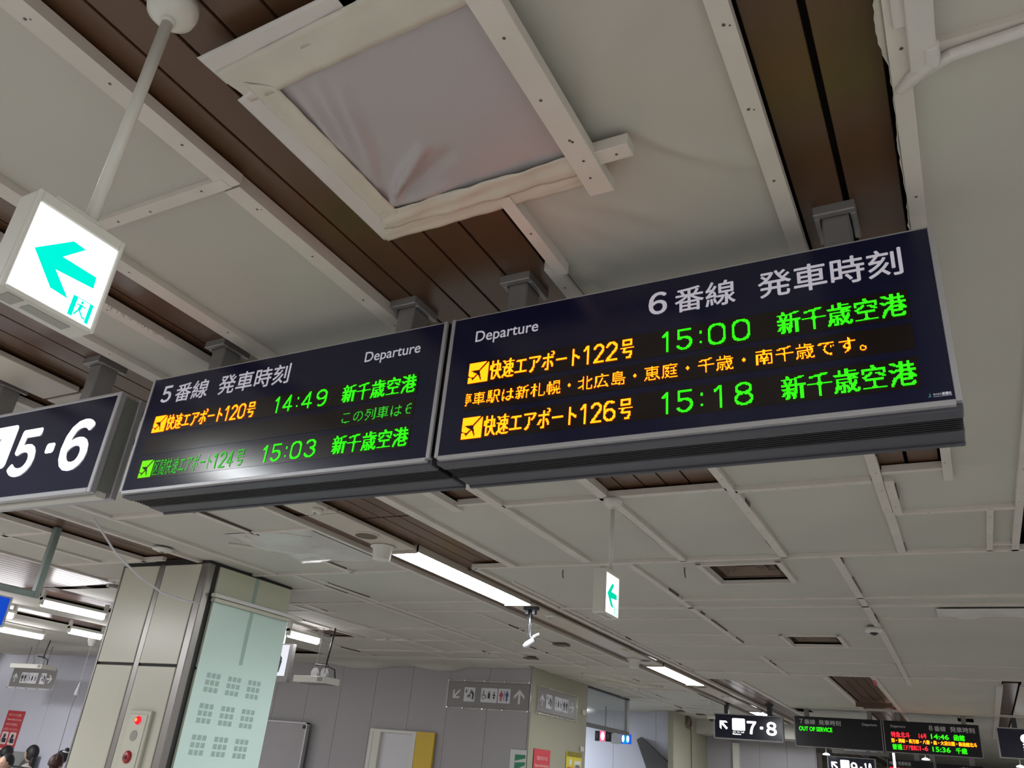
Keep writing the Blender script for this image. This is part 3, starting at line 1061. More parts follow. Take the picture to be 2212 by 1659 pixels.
def nursing(f, x0, x1, y0, y1, mi, h=.002):
    "baby-care pictogram: bottle, bending adult, baby on a table"
    w_, t_ = x1 - x0, y1 - y0
    X = lambda a: x0 + a * w_
    Y = lambda a: y0 + a * t_
    s = t_
    f.line(X(.2), Y(.62), X(.2), Y(.78), .11 * w_, mi, h)
    f.circ(X(.2), Y(.83), .05 * s, mi, h)
    f.circ(X(.62), Y(.80), .055 * s, mi, h)
    f.line(X(.68), Y(.74), X(.86), Y(.50), .16 * w_, mi, h)
    f.line(X(.86), Y(.52), X(.80), Y(.12), .13 * w_, mi, h)
    f.line(X(.66), Y(.70), X(.50), Y(.50), .07 * w_, mi, h)
    f.rect(X(.30), X(.62), Y(.27), Y(.32), mi, h)
    f.line(X(.38), Y(.38), X(.60), Y(.44), .10 * w_, mi, h)
    f.circ(X(.36), Y(.42), .035 * s, mi, h)


def toilet_sign(o, u, v, n, W, H, dirs, parent, clear=True, colour=True):
    """grey plate W x H with arrows and pictograms.  dirs: (left arrow angle, right arrow angle), nursing side"""
    o, u, v, n = [np.array(q, float) for q in (o, u, v, n)]
    g = G()
    g.prism([o, o + u * W, o + u * W + v * H, o + v * H], -n * .012)
    g.make('plate', M_gsign, parent)
    f = Flat(o + n * .0015, u, v, n)
    la, ra, nl = dirs
    arrow(f, W * .095, H * .50, H * .50, la, wd=.17)
    f.make('arrow', M_white, parent)
    f = Flat(o + n * .0015, u, v, n)
    arrow(f, W * .885, H * .50, H * .58 if ra == 0 else H * .50, ra, wd=.17)
    f.make('arrow', M_white, parent)
    boxes = ((.195, .335, 'n'), (.41, .615, 'w'), (.625, .775, 't')) if nl else ((.225, .375, 't'), (.385, .61, 'w'), (.68, .80, 'n'))
    for a, b, k in boxes:
        f = Flat(o + n * .0015, u, v, n)
        f.rrect(W * a, W * b, H * .21, H * .80, H * .03, 0, .001)
        f.make('white_tile', M_white, parent)
    for a, b, k in boxes:
        f = Flat(o + n * .0035, u, v, n)
        if k == 'n':
            nursing(f, W * a, W * b, H * .24, H * .78, 0)
        elif k == 'w':
            wheelchair(f, W * (a + .04), H * .50, H * .42, 0)
            q = W * (a + b) / 2
            f.circ(q, H * .64, H * .03, 0)
            f.rrect(q - H * .06, q + H * .06, H * .37, H * .60, H * .02, 0)
            q = W * (b - .04)
            f.circ(q, H * .62, H * .03, 0)
            f.poly([(q - H * .09, H * .48), (q + H * .09, H * .48), (q, H * .59)], 0)
            f.circ(q, H * .41, H * .05, 0)
        else:
            man(f, W * (a + .040), H * .50, H * .44, 1 if colour else 0, woman=True)
            f.rect(W * (a + b) / 2 - W * .003, W * (a + b) / 2 + W * .003, H * .32, H * .70, 0)
            man(f, W * (b - .040), H * .50, H * .44, 2 if colour else 0)
        f.make('pictogram', [M_pic, M_picr, M_picb], parent)
    if clear:
        e = .010
        g = G()
        for (a0, a1, b0, b1) in ((-.03, 1.03, -.09, -.05), (-.03, 1.03, 1.05, 1.09), (-.03, -.015, -.09, 1.09), (1.015, 1.03, -.09, 1.09)):
            c = [o + n * e + u * W * a + v * H * b for a, b in ((a0, b0), (a1, b0), (a1, b1), (a0, b1))]
            g.prism(c, -n * .012)
        g.make('acrylic_frame', M_clear, parent)
        g = G()
        for a in (0, .2, .45, .7, 1.):
            for b_ in (-.07, 1.07):
                p = o + n * (e + .003) + u * W * a + v * H * b_
                g.box(p[0] - .008, p[0] + .008, p[1] - .008, p[1] + .008, p[2] - .006, p[2] + .006)
        g.make('bolts', M_chrome, parent)


t = root('toilet_sign', (-4.54, YW - .03, .55), 'grey wall sign with white arrows and toilet pictograms, facing us on the grey wall', 'sign', 'grey toilet direction signs')
toilet_sign((-5.03, YW - .02, .585), (1, 0, 0), (0, 0, 1), (0, -1, 0), .98, .245, (math.radians(135), 0, True), t)
t = root('toilet_sign', (-4.0, 8.6, .55), 'grey toilet sign seen at a slant on the beige wall block', 'sign', 'grey toilet direction signs')
toilet_sign((-4.005, 8.10, .59), (0, 1, 0), (0, 0, 1), (1, 0, 0), .98, .235, (0, -math.pi / 2, True), t, colour=False)

# posters on the block
FACE = -4.015


def poster_text(f, rows, mi=0):
    for (s, a0, a1, b0, b1) in rows:
        f.text(s, a0, a1, b0, b1, .0, mi, .002)


t = root('red_poster', (FACE, 8.29, .05), 'red warning poster with white lettering on the beige wall block', 'poster')
G().box(FACE, FACE + .004, 8.10, 8.49, -.42, .235).make('paper', M_red, t)
f = Flat((FACE + .0045, 8.10, -.42), (0, 1, 0), (0, 0, 1), (1, 0, 0))
poster_text(f, [('危険な歩きスマホは', .07, .32, .55, .59), ('Dangerous while using phone', .03, .36, .48, .515), ('歩行中は画面を見ず', .06, .33, .40, .445), ('お気をつけください', .05, .35, .33, .37)])
for q in range(3):
    f.rect(.05, .34, .06 + q * .08, .11 + q * .08, 0, .002)
f.make('lettering', mat('pale_print', (.8, .62, .6), .6), t)
t = root('yellow_poster', (FACE, 9.12, .05), 'yellow STOP poster with black striped top edge on the beige wall', 'poster')
G().box(FACE, FACE + .004, 8.91, 9.33, -.42, .255).make('paper', M_yel2, t)
f = Flat((FACE + .0045, 8.91, -.42), (0, 1, 0), (0, 0, 1), (1, 0, 0))
for q in range(11):
    f.poly([(.015 + q * .037, .625), (.033 + q * .037, .625), (.045 + q * .037, .675), (.027 + q * .037, .675)], 0, .002)
f.text('STOP', .02, .19, .44, .52, .02, 2, .002)
f.text('歩きスマホ', .02, .19, .36, .41, .01, 0, .002)
f.rrect(.07, .14, .535, .60, .03, 1, .002)
f.rect(.22, .39, .20, .59, 1, .002)
f.rrect(.24, .37, .24, .55, .02, 3, .0025)
f.rrect(.27, .34, .30, .48, .02, 1, .003)
f.make('lettering', [M_black, mat('paper_white', (.75, .75, .72), .6), M_red, M_gsign], t)
t = root('emergency_sign', (-4.12, YW - .03, .1), 'white and green emergency notice low at the wall corner', 'sign')
G().box(-4.215, -4.035, YW - .02, YW - .012, -.2, .205).make('plate', mat('notice_white', (.6, .63, .62), .5), t)
f = Flat((-4.215, YW - .0215, -.2), (1, 0, 0), (0, 0, 1), (0, -1, 0))
f.poly([(.055, .30), (.175, .33), (.175, .36), (.055, .36)], 0, .001)
f.poly([(.055, .21), (.175, .27), (.175, .295), (.055, .285)], 0, .001)
f.poly([(.055, .08), (.175, .08), (.175, .20), (.055, .15)], 0, .001)
f.make('green_print', M_green, t)
for (y, z) in ((9.34, .695), (9.33, .30)):
    t = root('wall_switch', (FACE, y, z), 'small white switch plate on the beige wall, %s one' % ('upper' if z > .5 else 'lower'), 'switch')
    g = G().box(FACE, FACE + .008, y - .045, y + .045, z - .025, z + .025)
    g.make('plate', M_shell, t)
    G().box(FACE + .008, FACE + .014, y - .018, y + .018, z - .015, z + .015).make('rocker', M_white, t)

# glass smoke screen over the passage and what is seen beyond
t = root('smoke_screen', (-4.05, 10.2, .56), 'glass smoke screen panel with dark bottom rail over the passage', 'glass screen')
G().box(-4.055, -4.045, 9.48, 10.86, .60, .99).make('pane', M_glass, t)
G().box(-4.075, -4.025, 9.47, 10.90, .555, .60).make('bottom_rail', mat('dark_grey_rail', (.09, .09, .095), .5), t)
G().box(-4.07, -4.03, 10.82, 10.90, .60, 1.0).make('end_post', M_alu, t)
G().box(-4.07, -4.03, 9.48, 10.9, .985, 1.01).make('top_rail', M_case_dark, t)
p = on(1305, 1598, y=11.9)
t = root('toilet_light_sign', tuple(p), 'black and pink illuminated pictogram sign hanging in the passage', 'sign')
G().box(p[0] - .145, p[0] + .115, 11.9, 11.96, p[2] - .02, p[2] + .115).make('case', M_black, t)
G().tube([(p[0], 11.93, p[2] + .115), (p[0], 11.93, 1.075)], .012, 6).make('rod', M_case_dark, t)
f = Flat((p[0] - .145, 11.898, p[2] - .02), (1, 0, 0), (0, 0, 1), (0, -1, 0))
f.rect(.075, .165, .0, .135, 0, .001)
f.make('pink_field', glow('pink_light', (1., .12, .25), 1.3), t)
f = Flat((p[0] - .145, 11.897, p[2] - .02), (1, 0, 0), (0, 0, 1), (0, -1, 0))
f.circ(.12, .068, .028, 0, .002, ry=.055)
f.make('figure', M_lit, t)
f = Flat((p[0] - .145, 11.897, p[2] - .02), (1, 0, 0), (0, 0, 1), (0, -1, 0))
f.circ(.035, .068, .017, 0, .0, ry=.04)
f.circ(.205, .068, .017, 0, .0, ry=.04)
f.make('grey_figure', mat('dull_print', (.06, .06, .06), .6), t)
t = root('blue_light_sign', (p[0] + .75, 11.0, .5), 'blue illuminated sign with two white ovals under the smoke screen', 'sign')
p = on(1352, 1597, y=10.95)
G().tube([(p[0], 10.975, p[2] + .06), (p[0], 10.975, 1.03)], .010, 6).make('rod', M_case_dark, t)
G().box(p[0] - .07, p[0] + .06, 10.95, 11.0, p[2] - .055, p[2] + .065).make('case', glow('blue_light', (.02, .12, .8), 1.0), t)
f = Flat((p[0] - .07, 10.948, p[2] - .055), (1, 0, 0), (0, 0, 1), (0, -1, 0))
f.rect(.035, .095, .005, .115, 1, .001)
f.circ(.032, .06, .018, 0, .002, ry=.042)
f.circ(.098, .06, .018, 0, .002, ry=.042)
f.make('white_ovals', [M_lit, glow('cyan_light', (0, .35, .8), 1.)], t)
p = on(1332, 1597, y=11.6)
setp(G().box(p[0] - .08, p[0] + .05, 11.6, 11.63, p[2] - .06, p[2] + .07).make('wall_notice', M_white), 'pale folded notice beside the blue illuminated sign', 'notice')
# slanted soffit of the stairs
q = [on(a, b_, y=12.45) for a, b_ in ((1375, 1598), (1384, 1592), (1443, 1648), (1443, 1700), (1410, 1700))]
g = G().prism(q, (0, .12, 0))
setp(g.make('stair_soffit', mat('dark_grey_metal', (.10, .10, .105), .4)), 'dark slanted stair rail in the passage', 'stair rail')
# coiled cable on the side wall
t = root('cable_coil', tuple(on(1486, 1556, x=-3.89)), 'brown coiled cable hanging on the beige side wall', 'cable')
c = on(1487, 1560, x=-3.88)
g = G()
for k in range(3):
    g.tube([(c[0] + .01 * k, c[1] + (.12 - .01 * k) * math.cos(a), c[2] + (.085 - .006 * k) * math.sin(a)) for a in np.linspace(0, 2 * math.pi, 20)], .008, 5)
g.tube([(c[0], c[1] + .12, c[2]), (c[0], c[1] + .16, c[2] - .2), (c[0], c[1] + .15, FZ)], .008, 5)
g.make('coil', mat('brown_cable', (.16, .11, .08), .7), t)

# =====================================================================================
#                          DEPARTURE BOARDS
# =====================================================================================
def hanger(parent, x, y, z0, big=True, m=None):
    r = .025
    g = G().box(x - r, x + r, y - .032, y + .032, z0, 1.03)
    g.make('post', m or M_post, parent, bevel=.003)
    g = G()
    a = r + .014
    for z0_, z1_, e in ((1.014, 1.036, 0),):
        g.box(x - a - e, x + a + e, y - .052 - e, y - .036, z0_, z1_)
        g.box(x - a - e, x - a + .012, y - .036, y + .050, z0_, z1_)
        g.box(x + a - .012, x + a + e, y - .036, y + .050, z0_, z1_)
    g.make('collar', m or M_post, parent, bevel=.002)


ZT, ZBt = .9145, .579         # top and bottom of the face
YF = 1.3085


def board(x0, x1, title_right, parent, dy=0.0, far=False, y=YF):
    """casing, frame, face, louvres of one departure board; returns nothing"""
    d = .158
    g = G()
    g.box(x0, x1, y + .006, y + d - .006, ZBt + .006, ZT)
    g.make('casing', M_case, parent)
    g = G()
    fw = .009
    g.box(x0, x0 + fw, y - .002, y + .012, ZBt, ZT)
    g.box(x1 - fw, x1, y - .002, y + .012, ZBt, ZT)
    g.box(x0 + fw, x1 - fw, y - .002, y + .012, ZBt - .006, ZBt + .003)
    g.box(x0 + fw, x1 - fw, y + .002, y + .012, ZT - .004, ZT + .001)
    g.make('face_frame', M_alu, parent, bevel=.001)
    g = G().box(x0 + fw, x1 - fw, y, y + .006, ZBt + .003, ZT - .004)
    g.make('face_panel', M_navy if not far else M_black_face, parent)
    g = G()
    g.box(x0, x1, y + .010, y + .044, ZBt - .012, ZBt + .006)
    g.box(x0, x1, y + .100, y + d - .008, ZBt - .012, ZBt + .006)
    g.box(x0 + .0, x1, y + d - .010, y + d, ZBt - .016, ZBt + .012)
    g.make('bottom_rail', [M_case], parent, bevel=.002)
    for k in range(6):
        q = y + .050 + k * .0085
        G().box(x0 + .002, x1 - .002, q, q + .0032, ZBt - .010, ZBt + .006).make('louvre', M_louvre, parent)


M_black_face = mat('black_sign_face', (0.006, 0.007, 0.012), 0.3, spec=0.3)
PIT = .00203
b5 = root('departure_board', (-1.436, YF + .08, ZT), 'wide navy departure board for track 5, hanging left of the joint', 'departure board', 'the pair of near departure boards')
board(-1.932, -.942, False, b5)
b6 = root('departure_board', (-.438, YF + .08, ZT), 'wide navy departure board for track 6, hanging right of the joint', 'departure board', 'the pair of near departure boards')
board(-.929, .0515, True, b6)
hanger(b5, on(485, 757, z=1.02)[0], 1.395, ZT)
hanger(b5, on(900, 682, z=1.02)[0], 1.395, ZT)
hanger(b6, on(1137, 632, z=1.02)[0], 1.395, ZT)
hanger(b6, on(1805, 472, z=1.02)[0], 1.395, ZT)
G().box(-.942, -.929, YF + .02, YF + .15, ZBt, ZT - .003).make('joint_strip', M_case_dark, b5)


def win(parent, x0, x1, zc, y=YF, hh=.028):
    g = G().box(x0, x1, y - .0008, y + .001, zc - hh, zc + hh)
    return g.make('led_window', M_led_bg, parent)


Z1, Z2, Z3 = .7425, .6870, .6125        # bottoms of the three text rows
for p_, a, b_ in ((b5, -1.888, -1.001), (b6, -.871, -.002)):
    win(p_, a, b_, Z1 + .0245)
    win(p_, a, b_, Z2 + .0165, hh=.0245)
    win(p_, a, b_, Z3 + .0245)

YL = YF - .0022


def led(parent, nm, items, x0, z0, w, h, m, y=YL, px=PIT, pz=PIT):
    im = led_bitmap(items, w, h)
    return led_part(nm, im, x0, z0, px, pz, y, m, parent)


F = .024
# track 6 board
led(b6, 'led_text', [('', 0, 24, 'icon', 0), ('快速エアポート', 25, 131, 'cell', F), ('122', 131, 171, 'num', 2), ('号', 171, 186, 'cell', F)], -.867, Z1, 186, 24, M_orange)
led(b6, 'led_text', [('15:00', 2, 87, 'time', .006)], -.4405, Z1, 90, 24, M_greenled)
led(b6, 'led_text', [('新千歳空港', 0, 105, 'cell', F)], -.2195, Z1, 105, 24, M_greenled)
led(b6, 'led_text', [('停車駅は新札幌・北広島・恵庭・千歳・南千歳です。', -9, 401, 'cell', .006)], -.867, Z2, 402, 16, M_orange, pz=.0021)
led(b6, 'led_text', [('', 0, 24, 'icon', 0), ('快速エアポート', 25, 131, 'cell', F), ('126', 131, 171, 'num', 2), ('号', 171, 186, 'cell', F)], -.867, Z3, 186, 24, M_orange)
led(b6, 'led_text', [('15:18', 2, 87, 'time', .006)], -.4405, Z3, 90, 24, M_greenled)
led(b6, 'led_text', [('新千歳空港', 0, 105, 'cell', F)], -.2195, Z3, 105, 24, M_greenled)
# track 5 board
led(b5, 'led_text', [('', 0, 24, 'icon', 0), ('快速エアポート', 25, 131, 'cell', F), ('120', 131, 171, 'num', 2), ('号', 171, 186, 'cell', F)], -1.873, Z1, 186, 24, M_orange)
led(b5, 'led_text', [('14:49', 2, 87, 'time', .006)], -1.438, Z1, 90, 24, M_greenled)
led(b5, 'led_text', [('新千歳空港', 0, 105, 'cell', F)], -1.218, Z1, 105, 24, M_greenled)
led(b5, 'led_text', [('この列車は６', 0, 105, 'cell', .0)], -1.209, Z2, 99, 16, M_greenled2, pz=.0021)
led(b5, 'led_text', [('', 0, 24, 'icon', 0)], -1.873, Z3, 26, 24, M_lime)
led(b5, 'led_text', [('区間快速エアポート', 0, 108, 'cell', .004), ('124', 108, 146, 'num', 2), ('号', 147, 163, 'cell', .0)], -1.822, Z3, 163, 24, M_greenled2)
led(b5, 'led_text', [('15:03', 2, 87, 'time', .006)], -1.440, Z3, 90, 24, M_greenled)
led(b5, 'led_text', [('新千歳空港', 0, 105, 'cell', F)], -1.218, Z3, 105, 24, M_greenled)

O5 = (0, YF - .0012, 0)


def titles(parent, dig, xd, xb, xh, xdep, m, y, off=.013, up=0.0, sc=1.0, x0=0.0):
    f = Flat((0, y, 0), (1, 0, 0), (0, 0, 1), (0, -1, 0))
    f.text(chr(ord(dig) + 0xFEE0), xd[0], xd[1], .832, .884, .0, bold=.0014)
    f.make('track_number', m, parent)
    for s_, (a_, b_), zz_ in (('番線', xb, .8255), ('発車時刻', xh, .824)):
        for i_, ch_ in enumerate(s_):
            f = Flat((0, y, 0), (1, 0, 0), (0, 0, 1), (0, -1, 0))
            w_ = (b_ - a_) / len(s_)
            f.kanji(ch_, a_ + w_ * i_, a_ + w_ * (i_ + 1), zz_, .8845, off)
            f.make('title_character', m, parent)
    f = Flat((0, y, 0), (1, 0, 0), (0, 0, 1), (0, -1, 0))
    f.text('Departure', xdep[0], xdep[1], .836, .872, .010)
    f.make('title_lettering', m, parent)


titles(b5, '5', (-1.876, -1.838), (-1.822, -1.692), (-1.655, -1.400), (-1.168, -1.008), M_title, YF - .0012)
titles(b6, '6', (-.461, -.423), (-.409, -.288), (-.249, .001), (-.861, -.706), M_title, YF - .0012)
f = Flat((0, YF - .0012, 0), (1, 0, 0), (0, 0, 1), (0, -1, 0))
f.kanji('株式会社', .0125, .0245, .5915, .5955, .0)
f.kanji('新陽社', .0250, .0385, .5905, .5960, .03)
f.rect(.0125, .0385, .5893, .5898)
f.make('maker_lettering', M_title, b6)
f = Flat((0, YF - .0012, 0), (1, 0, 0), (0, 0, 1), (0, -1, 0))
f.poly([(.0095, .5965), (.0065, .5950), (.0075, .5925), (.0060, .5905), (.0040, .5895), (.0080, .5890), (.0098, .5915), (.0085, .5940)])
f.make('maker_mark', mat('teal_print', (.05, .25, .30), .5), b6)

# =====================================================================================
#                          PLATFORM DIRECTION SIGNS  (5-6, 7-8, 9-10, right one)
# =====================================================================================
def direction_sign(x0, x1, y, z0, z1, d1, d2, label, depth=.085, with_back=True, detail=True, reach=None, lead=False):
    t = root('platform_sign', ((x0 + x1) / 2, y + depth / 2, z0), label, 'sign', 'hanging platform number signs')
    W, H = x1 - x0, z1 - z0
    yb = y + depth
    # casing with separate front and rear frames
    G().box(x0 + .006, x1 - .006, y + .018, yb - .018, z0 + .012, z1 - .008).make('casing', M_post2, t)
    fw = .016
    for nm, ya, yb_ in (('front_frame', y, y + .020), ('rear_frame', yb - .020, yb)):
        g = G()
        g.box(x0, x0 + fw, ya, yb_, z0, z1)
        g.box(x1 - fw, x1, ya, yb_, z0, z1)
        g.box(x0 + fw, x1 - fw, ya, yb_, z0, z0 + .014)
        g.box(x0 + fw, x1 - fw, ya, yb_, z1 - .010, z1)
        g.make(nm, [M_alu], t, bevel=.002)
    G().box(x0 + fw, x1 - fw, y + .003, y + .012, z0 + .014, z1 - .010).make('face_panel', M_navy, t)
    g = G()
    g.box(x0 + .01, x1 - .01, y + .028, yb - .028, z0 - .004, z0 + .012)
    g.make('bottom_rail', M_shell if detail else M_post2, t)
    f = Flat((x0, y + .0022, z0), (1, 0, 0), (0, 0, 1), (0, -1, 0))
    lit = lambda nm: (f.make(nm, M_lit, t), Flat((x0, y + .0022, z0), (1, 0, 0), (0, 0, 1), (0, -1, 0)))[1]
    f.text(''.join(chr(ord(c) + 0xFEE0) for c in d1), W * .488, W * .625, H * .245, H * .755, bold=W * .0075)
    f = lit('track_number')
    f.rrect(W * .675, W * .722, H * .455, H * .56, H * .03)
    f = lit('dot')
    f.text(''.join(chr(ord(c) + 0xFEE0) for c in d2), W * .765, W * .912, H * .235, H * .765, bold=W * .0075)
    f = lit('track_number')
    arrow(f, W * .145, H * .56, H * .44, math.radians(45))
    f = lit('arrow')
    f.rrect(W * .275, W * .462, H * .36, H * .835, H * .05)
    f = lit('pictogram_tile')
    f.text('のりば', W * .28, W * .45, H * .27, H * .325, .02)
    f.text('Platform', W * .28, W * .40, H * .19, H * .245, .02)
    f.make('lit_lettering', M_lit, t)
    f = Flat((x0, y + .0022, z0), (1, 0, 0), (0, 0, 1), (0, -1, 0))
    gx0, gx1, gz0, gz1 = W * .285, W * .452, H * .375, H * .815
    f.line(gx0, gz1, gx1, gz1, .0020, 0, .001)
    f.line(gx1, gz0, gx1, gz1, .0016, 0, .001)
    cx = (gx0 + gx1) / 2
    # train front pictogram: thin lines left by the glare
    if detail:
        f.circ(cx + W * .006, H * .685, .006, 0, .001)
        f.line(cx - .008, H * .62, cx + .014, H * .665, .004, 0, .001)
        f.line(cx - .012, H * .60, cx + .004, H * .54, .004, 0, .001)
        f.line(cx + .004, H * .54, cx + .022, H * .55, .004, 0, .001)
        f.line(cx - .03, H * .47, cx + .02, H * .49, .0025, 0, .001)
        f.line(cx - .03, H * .41, cx + .02, H * .42, .0025, 0, .001)
    f.make('pictogram', mat('pale_grey_print', (.25, .25, .25), .6, emit=(.35, .35, .35), es=.6), t)
    return t


s56 = direction_sign(-2.890, -2.034, 1.290, .583, .886, '5', '6', 'navy lit platform sign reading 5·6 at the left edge')
hanger(s56, on(240, 802, z=1.02)[0], 1.345, .88, m=M_post)
hanger(s56, on(30, 847, z=1.02)[0], 1.345, .88, m=M_post)

Y78 = 11.0
s78 = direction_sign(-2.93, -2.075, Y78, .601, .898, '7', '8', 'distant lit platform sign reading 7·8 with a white arrow', detail=False)
for x in (-2.77, -2.235):
    hanger(s78, x, Y78 + .045, .89, m=M_case_dark)
s910 = direction_sign(-2.08, -1.39, 14.4, .37, .645, '9', '10', 'furthest lit platform sign reading 9·10 at the bottom edge', detail=False)
hanger(s910, -1.95, 14.445, .64, m=M_case_dark)
hanger(s910, -1.5, 14.445, .64, m=M_case_dark)

# right-hand navy sign cut by the frame
t = root('information_sign', (.62, 11.04, .595), 'navy sign with white rim cut by the right edge, beyond the track 8 board', 'sign')
G().box(.205, 1.06, 11.02, 11.08, .60, .90).make('casing', M_post2, t)
g = G()
g.box(.200, .218, 11.0, 11.03, .593, .906)
g.box(.218, 1.06, 11.0, 11.03, .593, .605)
g.box(.218, 1.06, 11.0, 11.03, .895, .906)
g.make('front_frame', M_alu, t)
G().box(.218, 1.06, 11.006, 11.02, .605, .895).make('face_panel', M_navy, t)
f = Flat((0, 11.004, 0), (1, 0, 0), (0, 0, 1), (0, -1, 0))
f.circ(.47, .80, .045)
for k in range(4):
    f.rrect(.44, .60, .735 - k * .028, .75 - k * .028, .006)
f.make('lit_lettering', M_lit, t)
hanger(t, .39, 11.05, .90, m=M_case_dark)

# =====================================================================================
#                          FAR DEPARTURE BOARDS
# =====================================================================================
DX, DY = -.0072, 11.006 - YF


def far_board(x0, x1, label, grp, y=11.006, dz=0.0):
    t = root('departure_board', ((x0 + x1) / 2, y + .08, ZT + dz), label, 'departure board', grp)
    g = G().box(x0, x1, y + .008, y + .15, ZBt + dz, ZT + dz)
    g.make('casing', M_case_dark, t)
    g = G()
    fw = .010
    g.box(x0, x0 + fw, y - .004, y + .010, ZBt + dz, ZT + dz)
    g.box(x1 - fw, x1, y - .004, y + .010, ZBt + dz, ZT + dz)
    g.box(x0 + fw, x1 - fw, y - .004, y + .010, ZBt + dz - .006, ZBt + dz + .004)
    g.make('face_frame', M_post, t)
    G().box(x0 + fw, x1 - fw, y, y + .008, ZBt + dz + .004, ZT + dz).make('face_panel', M_black_face, t)
    return t


gf = 'the pair of distant departure boards'
b7 = far_board(-1.940, -.955, 'distant black departure board for track 7 showing OUT OF SERVICE in green', gf)
b8 = far_board(-.943, .048, 'distant black departure board for track 8 with red, orange and green rows', gf)
yf = 11.006 - .0015
titles(b7, '7', (-1.876, -1.838), (-1.822, -1.692), (-1.655, -1.400), (-1.168, -1.008), M_title_far, yf)
titles(b8, '8', (-.461, -.423), (-.409, -.288), (-.249, .001), (-.861, -.706), M_title_far, yf)
yl = 11.006 - .003


def lf(parent, s, a0, a1, z0, z1, m, kind='k', off=.02):
    f = Flat((0, yl, 0), (1, 0, 0), (0, 0, 1), (0, -1, 0))
    (f.kanji if kind == 'k' else f.text)(s, a0, a1, z0, z1, off)
    f.make('led_text', m, parent)


lf(b7, 'OUT OF SERVICE', -1.885, -1.505, .752, .800, M_greenled, 't', .012)
lf(b8, '特急北斗', -.865, -.665, .738, .800, M_redled)
lf(b8, '16', -.575, -.530, .744, .792, M_redled, 't', .012)
lf(b8, '号', -.528, -.495, .740, .798, M_redled)
lf(b8, '14:46', -.450, -.270, .744, .796, M_greenled, 't', .012)
lf(b8, '函館', -.225, -.110, .738, .802, M_greenled)
lf(b8, '別・洞爺・長万部・八雲・森・大沼公園・新函館北斗', -.868, .000, .683, .728, M_orange, 'k', .03)
lf(b8, '普通', -.865, -.760, .608, .670, M_greenled)
lf(b8, '三ドア乗車口', -.755, -.590, .608, .666, M_redled)
lf(b8, '1-6', -.580, -.495, .614, .664, M_redled, 't', .012)
lf(b8, '15:36', -.450, -.270, .612, .664, M_greenled, 't', .012)
lf(b8, '千歳', -.220, -.105, .606, .668, M_greenled)
for x, b_ in ((-1.80, b7), (-1.085, b7), (-.78, b8), (-.10, b8)):
    hanger(b_, x, 11.09, ZT, m=M_post)

# furthest boards at the bottom right
gf = 'the pair of furthest departure boards'
b9 = far_board(-1.245, -.60, 'furthest departure board for track 9 with a red row, at the bottom edge', gf, y=14.6, dz=-.248)
b10 = far_board(-.59, .05, 'furthest departure board for track 10 at the bottom right edge', gf, y=14.6, dz=-.262)


def fl(parent, s, a0, a1, z0, z1, m, off=.02):
    f = Flat((0, 14.597, 0), (1, 0, 0), (0, 0, 1), (0, -1, 0))
    f.text(s, a0, a1, z0, z1, off)
    f.make('led_text', m, parent)


fl(b9, '9番線 発車時刻', -1.215, -.92, .590, .645, M_title_far)
fl(b9, '特急ライラック 25号', -1.215, -.955, .515, .565, M_redled, .03)
fl(b9, '15:00', -.93, -.80, .515, .565, M_lime, .03)
fl(b9, '旭川', -.77, -.69, .515, .565, M_lime, .03)
fl(b10, '10番線 発車時刻', -.27, .02, .58, .63, M_title_far)
for x, b_ in ((-.83, b9), (-.62, b9), (-.10, b10)):
    g = G().box(x - .035, x + .035, 14.65, 14.72, .655, 1.01)
    g.make('post', M_post, b_)

# grey pictogram sign behind board 7
t = root('toilet_sign', (-1.4, 12.5, .58), 'grey pictogram sign half hidden under the track 7 board', 'sign', 'grey toilet direction signs')
toilet_sign((-1.735, 12.5, .597), (1, 0, 0), (0, 0, 1), (0, -1, 0), .70, .20, (math.radians(45), 0, False), t, clear=False, colour=False)
g = G()
for x in (-1.6, -1.15):
    g.tube([(x, 12.51, .79), (x, 12.51, 1.01)], .012, 6)
g.make('rod', M_case_dark, t)

